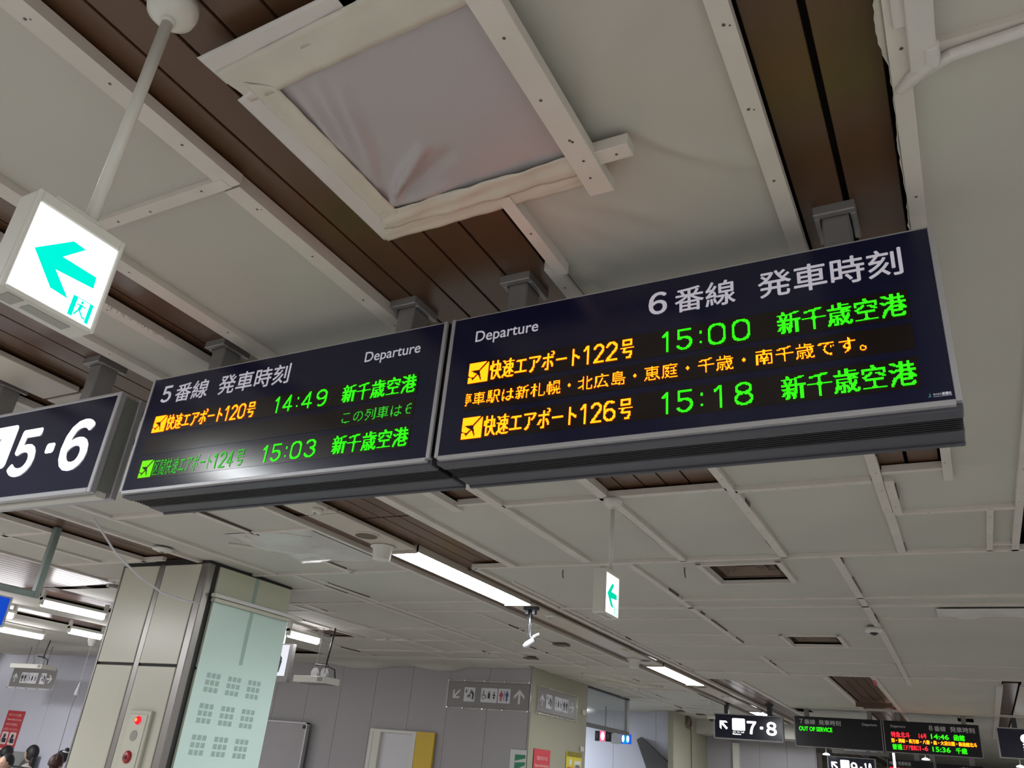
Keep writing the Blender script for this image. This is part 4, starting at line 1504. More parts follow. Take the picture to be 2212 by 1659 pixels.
# =====================================================================================
#                          EXIT SIGNS
# =====================================================================================
def exit_sign(xf, y0, y1, z0, z1, th, rod, mg, label):
    t = root('exit_sign', (rod[0], rod[1], z0), label, 'exit sign', 'hanging green arrow exit signs')
    H, W = z1 - z0, y1 - y0
    g = G().box(xf - th, xf - .004, y0, y1, z0, z1)
    g.make('case', M_shell, t, bevel=.004, seg=2)
    b_ = .006
    g = G()
    g.box(xf - .006, xf, y0, y0 + b_, z0, z1)
    g.box(xf - .006, xf, y1 - b_, y1, z0, z1)
    g.box(xf - .006, xf, y0 + b_, y1 - b_, z1 - .016, z1)
    g.box(xf - .006, xf, y0 + b_, y1 - b_, z0, z0 + .005)
    g.make('rim', M_shell, t, bevel=.0015)
    G().box(xf - .006, xf - .003, y0 + b_, y1 - b_, z0 + .005, z1 - .016).make('lit_face', M_exit_white, t)
    f = Flat((xf - .0026, y0, z0), (0, W, 0), (0, 0, H), (1, 0, 0))
    # arrow outline, measured on the sign
    A = [(.105, .395), (.43, .655), (.575, .645), (.385, .46), (.775, .455), (.785, .34), (.365, .315), (.575, .125), (.38, .135)]
    f.poly([(a + .055, b2 + .065) for a, b2 in A], 0, .0004)
    f.make('green_arrow', mg, t)
    f = Flat((xf - .0026, y0, z0), (0, W, 0), (0, 0, H), (1, 0, 0))
    f.rect(.675, .725, .06, .25, 0, .0004)
    f.rect(.865, .905, .06, .25, 0, .0004)
    f.rect(.675, .905, .248, .256, 0, .0004)
    f.circ(.785, .225, .014, 0, .0004)
    f.line(.787, .205, .775, .145, .032, 0, .0004)
    f.line(.735, .192, .835, .192, .012, 0, .0004)
    f.line(.775, .150, .735, .085, .016, 0, .0004)
    f.line(.775, .150, .830, .095, .016, 0, .0004)
    f.line(.830, .095, .860, .090, .016, 0, .0004)
    f.make('running_figure', mg, t)
    g = G().box(xf - th * .75, xf - th * .2, y0 + W * .2, y0 + W * .72, z1, z1 + .010)
    for q in (.24, .68):
        g.lathe((xf - th * .5, y0 + W * q, z1 + .010), [(.0035, 0), (.0035, .004)], 8)
    g.make('top_bracket', M_shell, t, bevel=.002)
    g = G()
    g.box(xf - th * .8, xf - th * .2, y0 + W * .12, y0 + W * .28, z0 - .001, z0)
    g.box(xf - th * .7, xf - th * .3, y0 + W * .35, y0 + W * .80, z0 - .001, z0)
    g.make('rating_plate', M_gsign2, t)
    G().tube([(rod[0], rod[1], z1 + .005), (rod[0], rod[1], .985)], rod[2], 14).make('rod', M_shell, t, smooth=True)
    g = G().lathe((rod[0], rod[1], .965), [(.010, 0), (.022, .002), (.034, .012), (.037, .024), (.038, .035)], 32)
    g.lathe((rod[0], rod[1], .958), [(.008, 0), (.011, .002), (.011, .010)], 20)
    g.make('canopy', M_shell, t, smooth=True)
    return t


M_gsign2 = mat('printed_plate', (.33, .34, .30), .5)
exit_sign(-.905, .392, .514, .445, .583, .044, (-.925, .470, .0085), M_exit_green, 'large near exit sign with bright green arrow hanging at the upper left')
exit_sign(-1.112, 2.738, 2.878, .540, .704, .050, (-1.140, 2.85, .008), M_exit_green2, 'small distant exit sign with green arrow hanging below the right board')

# =====================================================================================
#                          CEILING DEVICES
# =====================================================================================
def grille(x, y, r, label):
    t = root('speaker_grille', (x, y, 1.0), label, 'speaker', 'round ceiling speakers')
    G().lathe((x, y, .998), [(r * .86, .0), (r, .002), (r, .008)], 28).make('rim', M_cream, t)
    G().lathe((x, y, .9965), [(r * .84, 0), (r * .86, .003)], 28).make('mesh', M_grid, t)
    return t


grille(-2.568, 3.128, .066, 'round brown speaker grille in the cream strip before the nearest lamp')
grille(-2.545, 7.23, .066, 'round brown speaker grille before the second lamp')
grille(-2.555, 9.12, .066, 'round dark speaker grille just beyond the second lamp')


def motor(x, y, label):
    t = root('ceiling_detector_housing', (x, y, 1.0), label, 'ceiling unit', 'white cylindrical ceiling units')
    G().lathe((x, y, .93), [(.040, 0), (.046, .004), (.052, .06), (.066, .066), (.066, .072)], 28).make('shell', M_shell, t, smooth=True)
    return t


motor(-2.615, 3.335, 'white cylindrical ceiling unit at the near end of the nearest lamp')
motor(-2.625, 7.19, 'white cylindrical ceiling unit before the second lamp')


def camdet(x, y, label):
    t = root('ceiling_sensor', (x, y, 1.0), label, 'sensor', 'small sensors in the cream strip')
    G().lathe((x, y, .980), [(.012, 0), (.022, .004), (.026, .012), (.026, .024)], 20).make('body', M_shell, t, smooth=True)
    G().lathe((x - .002, y - .010, .978), [(.007, 0), (.009, .004)], 12).make('lens', M_gsign, t)
    G().lathe((x + .055, y + .02, .996), [(.012, 0), (.014, .004), (.014, .008)], 14).make('button', M_cream, t)
    return t


camdet(-2.525, 2.70, 'small round sensor in the cream strip just below the left board')
camdet(-2.517, 6.67, 'small round sensor in the cream strip before the second lamp')
camdet(-2.55, 10.0, 'small round sensor in the cream strip beyond the second lamp')


def disc(x, y, r, label, cat='smoke detector', name='smoke_detector'):
    t = root(name, (x, y, 1.0), label, cat, 'small round smoke detectors')
    G().lathe((x, y, .985), [(r * .5, 0), (r * .6, .006), (r * .95, .010), (r, .02)], 20).make('body', M_shell, t, smooth=True)
    G().lathe((x, y, .981), [(r * .2, 0), (r * .25, .005)], 10).make('sensor_tip', M_gsign, t)


disc(-2.513, 5.178, .040, 'white round smoke detector just beyond the camera pole')
disc(-4.10, 3.16, .06, 'pale round detector on the ceiling left of the pillar')

# hanging camera on a silver pole
cx, cy = -2.52, 4.90
t = root('pole_camera', (cx, cy, 1.0), 'silver network camera on a short pole below the nearest lamp', 'camera')
g = G().box(cx - .05, cx + .05, cy - .02, cy + .02, .985, 1.004)
g.box(cx - .035, cx - .015, cy - .015, cy + .015, .955, .985)
g.box(cx + .015, cx + .035, cy - .015, cy + .015, .955, .985)
g.make('bracket', M_case_dark, t)
G().tube([(cx, cy, .985), (cx, cy, .82)], .013, 12).make('pole', M_chrome, t, smooth=True)
G().tube([(cx - .022, cy, .97), (cx - .02, cy, .9), (cx - .018, cy, .83), (cx - .005, cy, .80)], .003, 6).make('cable', M_black, t)
g = G()
q0, q1 = np.array(on(1132, 1397, y=cy)), np.array(on(1154, 1382, y=cy))
g.tube([q0, q0 * .7 + q1 * .3, q1], [.016, .022, .020], 12)
g.make('camera_body', M_alu, t, smooth=True)
q2 = np.array(on(1166, 1369, y=cy))
G().tube([(cx, cy, .825), (cx + .02, cy, .80), tuple(q2)], .006, 6).make('antenna_arm', M_alu, t)
G().tube([tuple(q1 + np.array([-.01, 0, .02])), tuple(q2)], .009, 6).make('antenna', M_alu, t)
# dome camera on a rod by the 7-8 sign
x, y = -2.82, 10.4
p = on(1537, 1552, y=y)
t = root('dome_camera', (p[0], y, 1.0), 'white dome camera on a thin rod left of the 7-8 sign', 'camera')
G().tube([(p[0], y, 1.0), (p[0], y, p[2] + .03)], .010, 8).make('rod', M_shell, t)
G().lathe((p[0], y, p[2] - .008), [(.042, 0), (.045, .012), (.045, .04), (.02, .046)], 20).make('shell', M_shell, t, smooth=True)
G().lathe((p[0], y, p[2] - .035), [(.008, 0), (.026, .010), (.034, .027)], 16).make('dome', M_black, t, smooth=True)
# small dome camera under the right part of the ceiling
t = root('dome_camera', (-.474, 5.60, 1.0), 'small white dome camera on the far batten at right', 'camera')
G().lathe((-.474, 5.60, .970), [(.030, 0), (.048, .004), (.052, .014), (.050, .03)], 20).make('shell', M_shell, t, smooth=True)
G().lathe((-.474, 5.60, .955), [(.006, 0), (.020, .007), (.026, .016)], 16).make('dome', M_black, t, smooth=True)
# dark hooks in the sheet
for (a, b_) in ((1216, 1237), (1479, 1235)):
    p = on(a, b_, z=.995)
    g = G().tube([(p[0], p[1], 1.02), (p[0] + .003, p[1] - .01, .985), (p[0] + .004, p[1], .965)], .0035, 6)
    g.make('wire_hook', M_grid, ceiling)
for (a, b_) in ((1147, 1421), (1213, 1392), (1469, 1536), (1514, 1543)):
    p = on(a, b_, z=1.0)
    G().box(p[0] - .06, p[0] + .06, p[1] - .05, p[1] + .05, .990, 1.0).make('dark_hole_cover', M_grid, ceiling)

# red flag-like cloth in the far opening
p = on(1889, 1478, z=.985)
setp(G().prism([on(1884, 1469, z=1.0), on(1890, 1469, z=1.0), on(1895, 1481, z=.985), on(1889, 1481, z=.985)], (0, 0, .01)).make('red_tag', M_red), 'red tag hanging in the dark far ceiling opening', 'tag')
setp(G().box(-1.10, -.74, 9.95, 10.02, .955, 1.0).make('cross_beam', M_plank), 'brown cross beam in the far ceiling opening', 'beam')

# =====================================================================================
#                          PILLAR
# =====================================================================================
PX0, PX1, PY0, PY1 = -4.815, -4.020, 3.460, 4.215
pl = G().box(PX0 + .012, PX1 - .012, PY0 + .012, PY1, FZ, 1.03).make('pillar', M_dark)
setp(pl, 'large square pillar clad in cream enamel panels with steel strips', kind='structure')
SE = .388
for a, b_ in ((PX0 + .010, -4.472), (-4.418, -4.090)):
    for z0, z1 in ((FZ, SE - .008), (SE + .008, .99)):
        G().box(a, b_, PY0, PY0 + .014, z0, z1).make('cladding_panel', M_tile, pl, bevel=.003)
G().box(-4.466, -4.424, PY0 + .004, PY0 + .014, FZ, .995).make('steel_strip', M_steel, pl)
G().box(-4.082, PX1, PY0 - .002, PY0 + .05, FZ, .995).make('steel_corner', M_steel, pl, bevel=.006, seg=2)
G().box(PX0 - .004, PX0 + .008, PY0 - .002, PY0 + .05, FZ, .995).make('steel_corner', M_steel, pl)
for z0, z1 in ((FZ, SE - .008), (SE + .008, .99)):
    G().box(PX1 - .014, PX1, PY0 + .092, PY1 - .01, z0, z1).make('cladding_panel', mat('cream_side_panel', (.52, .54, .42), .35), pl)
G().box(PX1 - .012, PX1 + .001, 3.862, 3.895, .44, .99).make('steel_strip', M_green_sq, pl)

# glass poster front on the pillar side
t = root('glass_notice', (PX1, 3.88, 0), 'pale green translucent board with a grid of small squares on the pillar side', 'board')
G().box(PX1 + .004, PX1 + .012, 3.548, 4.212, FZ, .774).make('pane', M_green_glass, t)
f = Flat((PX1 + .0125, 0, 0), (0, 1, 0), (0, 0, 1), (1, 0, 0))
f.rect(3.862, 3.892, .450, .770, 0, .0005)
f.make('printed_bar', M_green_sq, t)
for I in range(3):
    for J in range(3):
        oy = 3.630 + I * .172 + (0 if J == 0 else -.0)
        oz = .376 - J * .171
        for i in range(3):
            for j in range(3):
                f = Flat((PX1 + .0125, 0, 0), (0, 1, 0), (0, 0, 1), (1, 0, 0))
                f.rect(oy + i * .039, oy + i * .039 + .030, oz - j * .040 - .028, oz - j * .040, 0, .0005)
                f.make('printed_square', M_green_sq, t)
t = root('lamp_bar', (PX1 + .03, 3.9, .79), 'slim white lamp bar across the top of the pillar board', 'lamp')
G().box(PX1 + .012, PX1 + .05, 3.515, 4.315, .800, .822).make('rail', M_shell, t, bevel=.003)
G().box(PX1 + .002, PX1 + .040, 3.53, 4.21, .775, .797).make('tray', M_tile, t, bevel=.003)
G().box(PX1 + .045, PX1 + .053, 3.60, 4.18, .806, .818).make('cover', M_white, t)
# fire alarm panel
t = root('fire_alarm_panel', (-4.262, PY0 - .01, -.3), 'cream fire alarm panel with red lamp and red bell on the pillar', 'alarm panel')
G().box(-4.352, -4.168, PY0 - .022, PY0, -.50, .134).make('box', mat('cream_box', (.50, .50, .42), .4), t, bevel=.003)
G().box(-4.338, -4.190, PY0 - .026, PY0 - .022, -.49, .112).make('door', mat('cream_door', (.55, .55, .46), .4), t, bevel=.002)
G().lathe((-4.256, PY0 - .026, .079), [(.023, 0), (.023, .004), (.016, .013), (.004, .017)], 24, axis='y').make('red_lamp', glow('alarm_red', (1.0, .02, .05), 1.2), t, smooth=True)
G().lathe((-4.255, PY0 - .0435, .080), [(.009, 0), (.004, .002)], 16, axis='y').make('lamp_glow', glow('alarm_orange', (1.0, .45, .05), 1.5), t)
G().lathe((-4.262, PY0 - .026, -.003), [(.029, 0), (.029, .002)], 28, axis='y').make('speaker_disc', mat('grey_disc', (.27, .27, .24), .5), t)
G().lathe((-4.266, PY0 - .026, -.115), [(.034, 0), (.033, .006), (.026, .012), (.010, .014)], 28, axis='y').make('bell', mat('bell_red', (.32, .01, .015), .35), t, smooth=True)
G().box(-4.275, -4.257, PY0 - .043, PY0 - .040, -.125, -.110).make('bell_mark', M_black, t)
# white cable from the ceiling to the pillar
pts = [on(203, 1121, z=.998), on(250, 1195, y=2.75), on(300, 1245, y=2.98), on(350, 1280, y=3.20), on(400, 1298, y=3.36), on(432, 1303, y=3.455)]
setp(G().tube(pts, .0055, 8).make('white_cable', M_white, smooth=True), 'white cable sagging from the ceiling to the pillar', 'cable')

# =====================================================================================
#                          LEFT SIDE
# =====================================================================================
t = root('blue_screen', (-4.48, 2.6, .6), 'blue lit sign under a grey steel U frame at the left edge', 'sign')
g = G()
g.box(-4.500, -4.464, 2.712, 2.748, .632, 1.03)
g.box(-4.500, -4.464, 1.6, 2.712, .632, .664)
g.make('steel_frame', mat('grey_green_frame', (.20, .25, .24), .4, metal=.2), t, bevel=.003)
G().box(-4.492, -4.470, 1.75, 2.610, .45, .608).make('case', M_alu, t)
G().box(-4.470, -4.466, 1.77, 2.595, .46, .600).make('screen', glow('blue_screen_light', (.01, .07, .55), 1.), t)


def tube_lamp(x, y0, y1, z, label, r=.022):
    t = root('tube_lamp', (x, (y0 + y1) / 2, 1.0), label, 'lamp', 'bare tube lamps')
    G().tube([(x, y0 + .02, z), (x, y1 - .02, z)], r, 12).make('tube', M_tube, t, smooth=True)
    g = G()
    g.box(x - .02, x + .02, y0, y0 + .02, z - .01, 1.01)
    g.box(x - .02, x + .02, y1 - .02, y1, z - .01, 1.01)
    g.box(x - .03, x + .03, y0, y1, z + .03, z + .05)
    g.make('fitting', M_shell, t)
    return t


tube_lamp(-6.60, 4.08, 4.70, .90, 'long bright tube lamp left of the pillar, nearest and largest')
tube_lamp(-8.08, 5.38, 5.79, .90, 'short tube lamp close to the pillar edge, behind the nearest one')
tube_lamp(-9.18, 5.0, 5.85, .90, 'tube lamp at the left edge above the hanging passenger sign')
tube_lamp(-7.85, 3.9, 4.65, .90, 'tube lamp at the left edge under the blue sign')
tube_lamp(-13.5, 7.4, 7.75, .83, 'far bright tube lamp at the left edge by the wall')
tube_lamp(-5.15, 5.44, 5.86, .90, 'bright tube lamp peeking out right of the pillar')

# hanging flat units on wires
def flat_unit(y, px0, py0, px1, py1, hookx, hooky, label):
    a, b_ = on(px0, py0, y=y), on(px1, py1, y=y)
    t = root('hanging_unit', ((a[0] + b_[0]) / 2, y, a[2]), label, 'ceiling unit', 'flat hanging units on wires')
    x0, x1 = a[0], b_[0]
    z = (a[2] + b_[2]) / 2
    x1 = x0 + (x1 - x0) * .82
    G().box(x0, x1, y - .05, y + .16, z - .022, z + .030).make('body', M_shell, t, bevel=.003)
    g = G()
    for k in range(3):
        g.box(x1 - .07 + k * .02, x1 - .058 + k * .02, y - .052, y - .048, z - .012, z + .022)
    g.make('vent_slots', M_gsign, t)
    G().box(x0 + .03, x1 - .03, y, y + .14, z - .026, z - .022).make('under_panel', M_gsign, t)
    g = G()
    for q in (.30, .62):
        g.lathe((x0 + (x1 - x0) * q, y + .1, z + .07), [(.045, -.006), (.045, .006)], 14, axis='y')
        g.box(x0 + (x1 - x0) * q - .03, x0 + (x1 - x0) * q + .03, y + .09, y + .11, z + .02, z + .07)
    g.make('pulley', M_alu, t)
    xw = x0 + (x1 - x0) * .62
    g = G()
    g.tube([(xw, y + .1, z + .07), (xw, y + .1, z + .16), (xw + .03, y + .1, 1.0)], .008, 6)
    g.tube([(xw - .12, y + .1, z + .14), (xw + .02, y + .1, z + .13)], .008, 6)
    g.tube([(xw + .01, y + .1, z + .13), (xw + .10, y + .1, z + .10), (xw + .12, y + .1, z + .03)], .006, 6)
    g.make('suspension', M_black, t)
    G().tube([(x0 + (x1 - x0) * .30, y + .1, z + .11), (x0 + (x1 - x0) * .32, y + .1, 1.0)], .003, 5).make('wire', M_gsign, t)


flat_unit(5.6, 642, 1465, 722, 1474, 0, 0, 'white flat unit hanging on wires right of the pillar')
flat_unit(6.6, 30, 1438, 112, 1443, 0, 0, 'cream flat unit hanging on wires above the left toilet sign')

# left toilet sign below the unit
p0, p1 = on(18, 1482, y=7.2), on(108, 1486, y=7.2)
p2 = on(122, 1444, y=7.2)
t = root('toilet_sign', ((p0[0] + p1[0]) / 2, 7.2, p0[2]), 'pale grey toilet sign hanging at far left before the blue-grey wall', 'sign', 'grey toilet direction signs')
toilet_sign((p0[0], 7.2, p0[2]), (1, 0, 0), (0, 0, 1), (0, -1, 0), p1[0] - p0[0] + .04, .235, (0, -math.pi / 2, False), t, colour=False)
G().box(p0[0], p1[0], 7.19, 7.22, p0[2] + .235, p0[2] + .255).make('hanging_bar', M_alu, t)
g = G()
for q in (.25, .75):
    xx = p0[0] + (p1[0] - p0[0]) * q
    g.tube([(xx, 7.205, p0[2] + .25), (xx, 7.205, 1.02)], .006, 6)
g.make('suspension_wire', M_gsign, t)
# vertical baby-care sign by the pillar
t = root('nursing_sign', (-5.3, 5.6, .56), 'upright lit nursing-room sign half hidden behind the pillar', 'sign')
G().box(-5.62, -5.205, 5.6, 5.64, .525, .845).make('plate', M_gsign, t)
G().box(-5.58, -5.245, 5.594, 5.60, .575, .835).make('white_field', glow('dim_lit_white', (.9, .92, 1.), .95), t)
f = Flat((0, 5.592, 0), (1, 0, 0), (0, 0, 1), (0, -1, 0))
nursing(f, -5.56, -5.27, .575, .825, 0, .001)
f.make('pictogram', M_pic, t)
G().tube([(-5.36, 5.62, .84), (-5.36, 5.62, 1.0)], .022, 8).make('rod', M_white, t)

# pull-cord
xc, yc = -8.52, 6.0
t = root('pull_cord', (xc, yc, 1.0), 'white bead pull cord with a bell-shaped grip hanging before the left wall', 'cord')
G().lathe((xc, yc, .845), [(.03, 0), (.035, .02), (.05, .05), (.05, .16)], 14).make('ceiling_cup', M_shell, t, smooth=True)
g = G()
zz = .84
while zz > .46:
    g.lathe((xc, yc, zz), [(.001, -.005), (.006, 0), (.001, .005)], 6)
    zz -= .0145
g.make('beads', M_white, t)
G().lathe((xc, yc, .33), [(.018, 0), (.026, .012), (.016, .07), (.006, .13)], 14).make('grip', M_white, t, smooth=True)
G().tube([(xc, yc, .33), (xc - .02, yc, .2), (xc - .01, yc, -.3)], .0035, 5).make('string', M_gsign, t)

# red poster at left
t = root('red_poster', (-12.75, YW - .02, 0), 'red notice with four white pictures on the pale wall at left', 'poster')
p0, p1 = on(18, 1534, y=YW - .02), on(55, 1534, y=YW - .02)
xa, xb = p0[0], p1[0]
G().box(xa, xb, YW - .016, YW - .008, -.62, p0[2]).make('paper', M_red, t)
wp = xb - xa
f = Flat((xa, YW - .017, 0), (1, 0, 0), (0, 0, 1), (0, -1, 0))
zt = p0[2]
for k, (s, a, b_) in enumerate((('歩きスマホ注意', .12, .85), ('Please watch your step', .10, .95), ('歩行中の使用は', .12, .8), ('お気をつけください', .08, .92))):
    f.text(s, wp * a, wp * b_, zt - .075 - k * .065, zt - .04 - k * .065, .01)
for i in range(2):
    for j in range(2):
        f.rrect(wp * (.08 + .46 * i), wp * (.46 + .46 * i), zt - .46 - .22 * j, zt - .29 - .22 * j, .02)
f.make('white_print', mat('pale_print', (.8, .62, .6), .6), t)
f = Flat((xa, YW - .0185, 0), (1, 0, 0), (0, 0, 1), (0, -1, 0))
for i in range(2):
    for j in range(2):
        cx, cz = wp * (.27 + .46 * i), zt - .375 - .22 * j
        f.circ(cx, cz + .03, .03, 0)
        f.rrect(cx - .03, cx + .06, cz - .06, cz, .01, 0)
        f.line(cx - .06, cz - .05, cx - .02, cz + .02, .015, 0)
f.make('pictures', M_pic, t)
t = root('dark_streaked_notice', (-14.4, 7.7, 0), 'greenish notice with dark diagonal streaks at the far left edge', 'notice')
G().box(-14.6, -13.45, YW - .06, YW - .01, -.3, .72).make('board', M_beige, t)
g = G()
for k in range(4):
    g.prism([(-13.95 + .12 * k, YW - .065, .55 - .28 * k), (-13.90 + .12 * k, YW - .065, .57 - .28 * k), (-13.72 + .12 * k, YW - .065, .30 - .28 * k), (-13.77 + .12 * k, YW - .065, .28 - .28 * k)], (0, .004, 0))
g.make('streaks', M_dark, t)


# =====================================================================================
#                          PEOPLE (seated, cut by the lower left edge)
# =====================================================================================
def person(head_px, y, head_h, facing, look, hair_m, top_m, label, long_hair=False, band_=False, bun=False):
    """head_px: pixel of the head centre, y: depth in lay-out units, facing: yaw in degrees of the look direction"""
    hp = on(head_px[0], head_px[1], y=y)
    H = np.array(P3(*hp))
    seat = H - np.array([0, 0, .80])
    t = bpy.data.objects.new('person', None)
    COL.objects.link(t)
    t.location = (H[0], H[1], 0)
    t.rotation_euler = (0, 0, math.radians(facing))
    setp(t, label, 'person', 'seated passengers')
    # body in local metres: +y forward
    hz = H[2]
    J = {'pelvis': (0, 0, hz - .70), 'belly': (0, .02, hz - .55), 'chest': (0, .03, hz - .36), 'neck0': (0, .01, hz - .21), 'neck': (0, .015, hz - .13),
         'hl': (-.10, .05, hz - .72), 'hr': (.10, .05, hz - .72), 'kl': (-.12, .46, hz - .70), 'kr': (.12, .46, hz - .70),
         'fl': (-.12, .46, hz - 1.12), 'fr': (.12, .46, hz - 1.12), 'tl': (-.12, .62, hz - 1.15), 'tr': (.12, .62, hz - 1.15),
         'sl': (-.17, .01, hz - .25), 'sr': (.17, .01, hz - .25), 'el': (-.21, .08, hz - .50), 'er': (.21, .08, hz - .50),
         'wl': (-.10, .28, hz - .46), 'wr': (.10, .28, hz - .46), 'pl': (-.06, .35, hz - .44), 'pr': (.06, .35, hz - .44)}
    rad = {'pelvis': .13, 'belly': .115, 'chest': .13, 'neck0': .07, 'neck': .05, 'hl': .09, 'hr': .09, 'kl': .065, 'kr': .065, 'fl': .042, 'fr': .042,
           'tl': .035, 'tr': .035, 'sl': .065, 'sr': .065, 'el': .043, 'er': .043, 'wl': .030, 'wr': .030, 'pl': .026, 'pr': .026}
    E_ = [('pelvis', 'belly'), ('belly', 'chest'), ('chest', 'neck0'), ('neck0', 'neck'), ('pelvis', 'hl'), ('pelvis', 'hr'), ('hl', 'kl'), ('hr', 'kr'),
          ('kl', 'fl'), ('kr', 'fr'), ('fl', 'tl'), ('fr', 'tr'), ('neck0', 'sl'), ('neck0', 'sr'), ('sl', 'el'), ('sr', 'er'), ('el', 'wl'), ('er', 'wr'), ('wl', 'pl'), ('wr', 'pr')]
    names = list(J)
    me = bpy.data.meshes.new('body')
    me.from_pydata([J[k] for k in names], [(names.index(a), names.index(b)) for a, b in E_], [])
    o = bpy.data.objects.new('body', me)
    COL.objects.link(o)
    o.parent = t
    sk = o.modifiers.new('skin', 'SKIN')
    for i, k in enumerate(names):
        sv = me.skin_vertices[0].data[i]
        sv.radius = (rad[k], rad[k])
        sv.use_root = (k == 'pelvis')
    o.modifiers.new('sub', 'SUBSURF').levels = 2
    o.modifiers['sub'].render_levels = 2
    me.materials.append(top_m)

    ca, sa = math.cos(math.radians(look - facing)), math.sin(math.radians(look - facing))

    def ell(name, c, r, m, n=20, shape=None):
        vs, fs = [], []
        for i in range(n + 1):
            th = math.pi * i / n
            for j in range(n):
                ph = 2 * math.pi * j / n
                v = np.array([math.sin(th) * math.cos(ph), math.sin(th) * math.sin(ph), math.cos(th)])
                if shape:
                    v = shape(v)
                q = np.array(c) + v * np.array(r)
                vs.append((q[0] * ca - q[1] * sa, q[0] * sa + q[1] * ca, q[2]))
        for i in range(n):
            for j in range(n):
                fs.append((i * n + j, (i + 1) * n + j, (i + 1) * n + (j + 1) % n, i * n + (j + 1) % n))
        m_ = bpy.data.meshes.new(name)
        m_.from_pydata(vs, [], fs)
        m_.polygons.foreach_set('use_smooth', [True] * len(fs))
        m_.materials.append(m)
        ob = bpy.data.objects.new(name, m_)
        COL.objects.link(ob)
        ob.parent = t
        return ob

    def face(v):
        w_ = v.copy()
        if v[2] < 0:
            w_[0] *= 1 - .25 * abs(v[2])
            w_[1] *= 1 - .12 * abs(v[2])
        if v[1] > .85 and abs(v[0]) < .22 and -.25 < v[2] < .2:
            w_[1] += .16
        if v[1] > .8 and abs(v[2] - .12) < .1 and .2 < abs(v[0]) < .5:
            w_[1] -= .06
        return w_
    s = head_h / .23
    ell('head', (0, .02, hz), (.074 * s, .093 * s, .115 * s), M_skin, 26, face)
    for sx in (-1, 1):
        ell('ear', (sx * .075 * s, .0, hz - .005), (.010, .018, .030), M_skin, 8)
        ell('eye', (sx * .028 * s, .100 * s, hz + .012), (.011, .008, .006), M_pic, 8)
    ell('mouth', (0, .097 * s, hz - .058 * s), (.020, .008, .005), mat('lips', (.35, .12, .10), .5), 8)

    def hairf(v):
        w_ = v.copy()
        if v[1] > .35 and v[2] < .12:
            w_[1] = .35 + (v[1] - .35) * .1
        if v[2] < -.35 and not long_hair:
            w_ *= .82
        return w_
    ell('hair', (0, -.010, hz + .020 * s), (.088 * s, .106 * s, .118 * s), hair_m, 26, hairf)
    if long_hair:
        ell('hair', (0, -.075, hz - .12), (.055, .04, .17), hair_m, 14)
    if band_:
        ell('hair_band', (0, -.02, hz + .10), (.060, .075, .035), M_white, 12)
    if bun:
        ell('hair_bun', (0, -.06, hz + .14), (.035, .035, .035), hair_m, 12)
    # hands: palm with five fingers, loosely curled on the lap
    for sx in (-1, 1):
        vs, es, rd = [(sx * .06, .35, hz - .44), (sx * .05, .40, hz - .45)], [(0, 1)], [.026, .028]
        for k in range(4):
            a = len(vs)
            x0 = sx * (.075 - .018 * k)
            L = (.028, .034, .032, .024)[k]
            vs += [(x0, .43, hz - .455), (x0, .43 + L, hz - .465), (x0, .435 + L, hz - .49)]
            es += [(1, a), (a, a + 1), (a + 1, a + 2)]
            rd += [.010, .008, .007]
        a = len(vs)
        vs += [(sx * .022, .39, hz - .44), (sx * .008, .415, hz - .45)]
        es += [(0, a), (a, a + 1)]
        rd += [.011, .009]
        m_ = bpy.data.meshes.new('hand')
        m_.from_pydata(vs, es, [])
        ob = bpy.data.objects.new('hand', m_)
        COL.objects.link(ob)
        ob.parent = t
        ob.modifiers.new('skin', 'SKIN')
        for i, q in enumerate(rd):
            m_.skin_vertices[0].data[i].radius = (q, q)
            m_.skin_vertices[0].data[i].use_root = (i == 0)
        ob.modifiers.new('sub', 'SUBSURF').levels = 1
        m_.materials.append(M_skin)
    return hp


C1 = mat('cream_blouse', (.48, .42, .38), .8)
C2 = mat('dark_shirt', (.03, .03, .04), .8)
C3 = mat('white_shirt', (.55, .55, .6), .8)
people = [
    ((68, 1629), 7.35, .24, 165, 100, M_hair, C1, 'seated woman in a cream blouse with long dark hair, looking left', True, False, False),
    ((14, 1630), 7.40, .24, 180, 10, M_hair, C2, 'dark-haired seated person behind, only the hair showing at the left edge', False, False, False),
    ((12, 1650), 6.45, .24, 180, 195, M_hair, C2, 'nearest dark-haired person at the lower left corner', False, False, False),
    ((131, 1640), 7.40, .23, 180, 120, M_hair, C3, 'seated person in a white top with a pale hair band beside the pillar', False, True, True),
    ((120, 1652), 6.45, .24, 180, 20, M_hair2, C2, 'person with reddish brown hair in front of the white-topped one', False, False, False)]
for a in people:
    person(*a)
for (x0, x1, y, lb) in ((-12.6, -9.6, 7.45, 'long bench along the pale wall under the seated passengers'), (-10.6, -8.4, 6.5, 'second long bench nearer to us')):
    t = root('bench', ((x0 + x1) / 2, y, FZ), lb, 'bench')
    G().box(x0, x1, y - .14, y + .14, FZ + .30, FZ + .34).make('seat', M_case_dark, t)
    for x in (x0 + .2, (x0 + x1) / 2, x1 - .2):
        G().box(x - .02, x + .02, y - .12, y + .12, FZ, FZ + .30).make('leg', M_alu, t)
p0 = on(25, 1654, y=6.74)
t = root('dark_rail', (-10.3, 6.74, FZ), 'thin black rail before the seated passengers', 'rail')
g = G().tube([(p0[0] - .4, 6.74, p0[2]), (p0[0] + .75, 6.74, p0[2] - .01)], .012, 8)
g.make('bar', M_black, t)
for x in (p0[0] - .35, p0[0] + .7):
    G().tube([(x, 6.74, FZ), (x, 6.74, p0[2])], .012, 8).make('leg', M_black, t)
p0 = on(42, 1640, y=7.8)
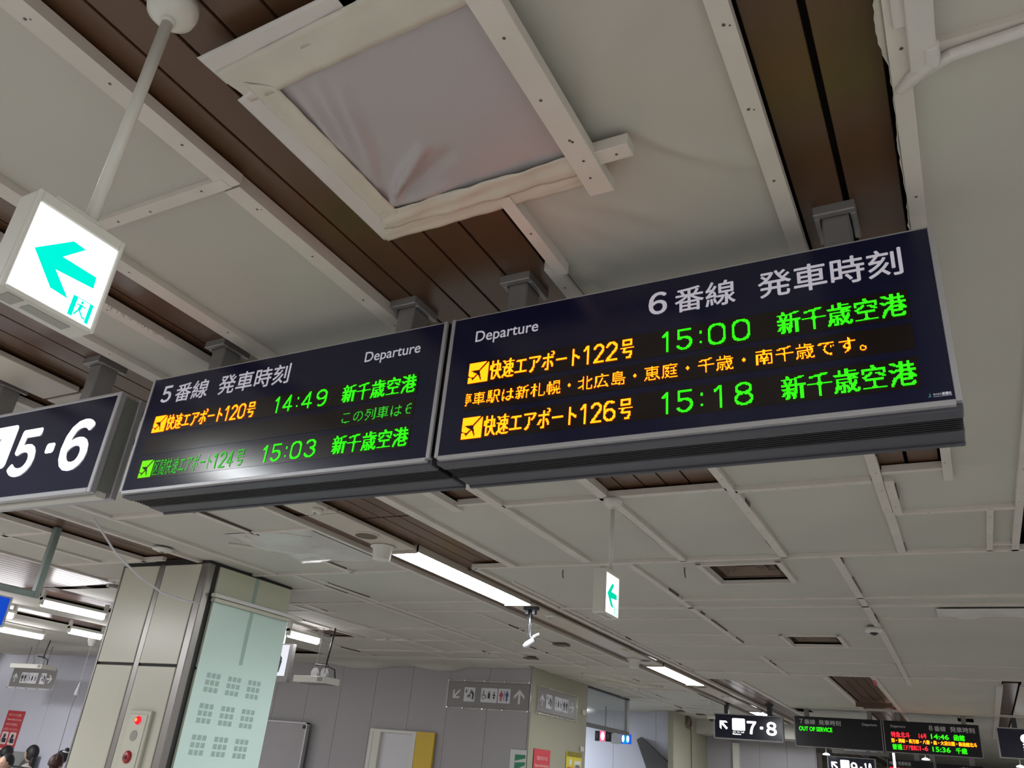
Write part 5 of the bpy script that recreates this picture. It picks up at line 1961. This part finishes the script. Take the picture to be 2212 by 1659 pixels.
setp(G().box(p0[0] - .25, p0[0] + .22, 7.75, 7.9, FZ, p0[2] + .09).make('low_cabinet', mat('grey_cabinet', (.28, .29, .30), .5)), 'low grey cabinet against the pale wall behind the woman', 'cabinet')

# distant concourse beyond the far signs (bottom right)
for (px, wd, lb) in ((1683, .16, 'white round column left of the grey pictogram sign'), ):
    p = on(px, 1640, y=16.)
    t = root('column', (p[0], 16., FZ), lb, 'column')
    G().lathe((p[0], 16.2, FZ), [(wd, 0), (wd, -FZ + .76)], 24).make('shaft', mat('bright_column', (.75, .78, .82), .5), t, smooth=True)
    p = on(1730, 1640, y=17.)
    t = root('column', (p[0], 17., FZ), 'broad pale column behind, beside the white one', 'column')
    G().lathe((p[0], 17.2, FZ), [(.34, 0), (.34, -FZ + .80)], 28).make('shaft', mat('pale_column', (.62, .58, .54), .5), t, smooth=True)
b = G().box(-4.5, -1.9, 15.2, 15.3, .80, 1.03).make('trim_3', M_sheet)
setp(b, 'ceiling step in front of the distant columns', kind='structure')
p = on(1930, 1628, y=13.8)
t = root('tube_lamp', (p[0], 13.8, 1.), 'bright upright tube between the far boards', 'lamp', 'bare tube lamps')
G().tube([(p[0], 13.8, p[2] + .07), (p[0], 13.8, p[2] - .22)], .016, 8).make('tube', M_lit, t)
G().tube([(p[0], 13.8, p[2] + .07), (p[0], 13.8, 1.01)], .008, 6).make('rod', M_shell, t)
for (a, b_, lb) in ((1785, 1631, 'small white spot lamp by the 9-10 sign'), (2000, 1642, 'small round lamp above the furthest boards'), (2205, 1658, 'bright lamp at the lower right corner')):
    p = on(a, b_, y=14.0)
    t = root('spot_lamp', (p[0], 14.0, 1.0), lb, 'lamp', 'small distant lamps')
    G().lathe((p[0], 14.0, p[2]), [(.05, 0), (.055, .012), (.02, .03)], 14).make('glass', M_lit, t)
    G().tube([(p[0], 14., p[2] + .03), (p[0], 14., 1.01)], .006, 6).make('rod', M_shell, t)

for o in list(bpy.data.objects):
    if '_w' in o:
        del o['_w']
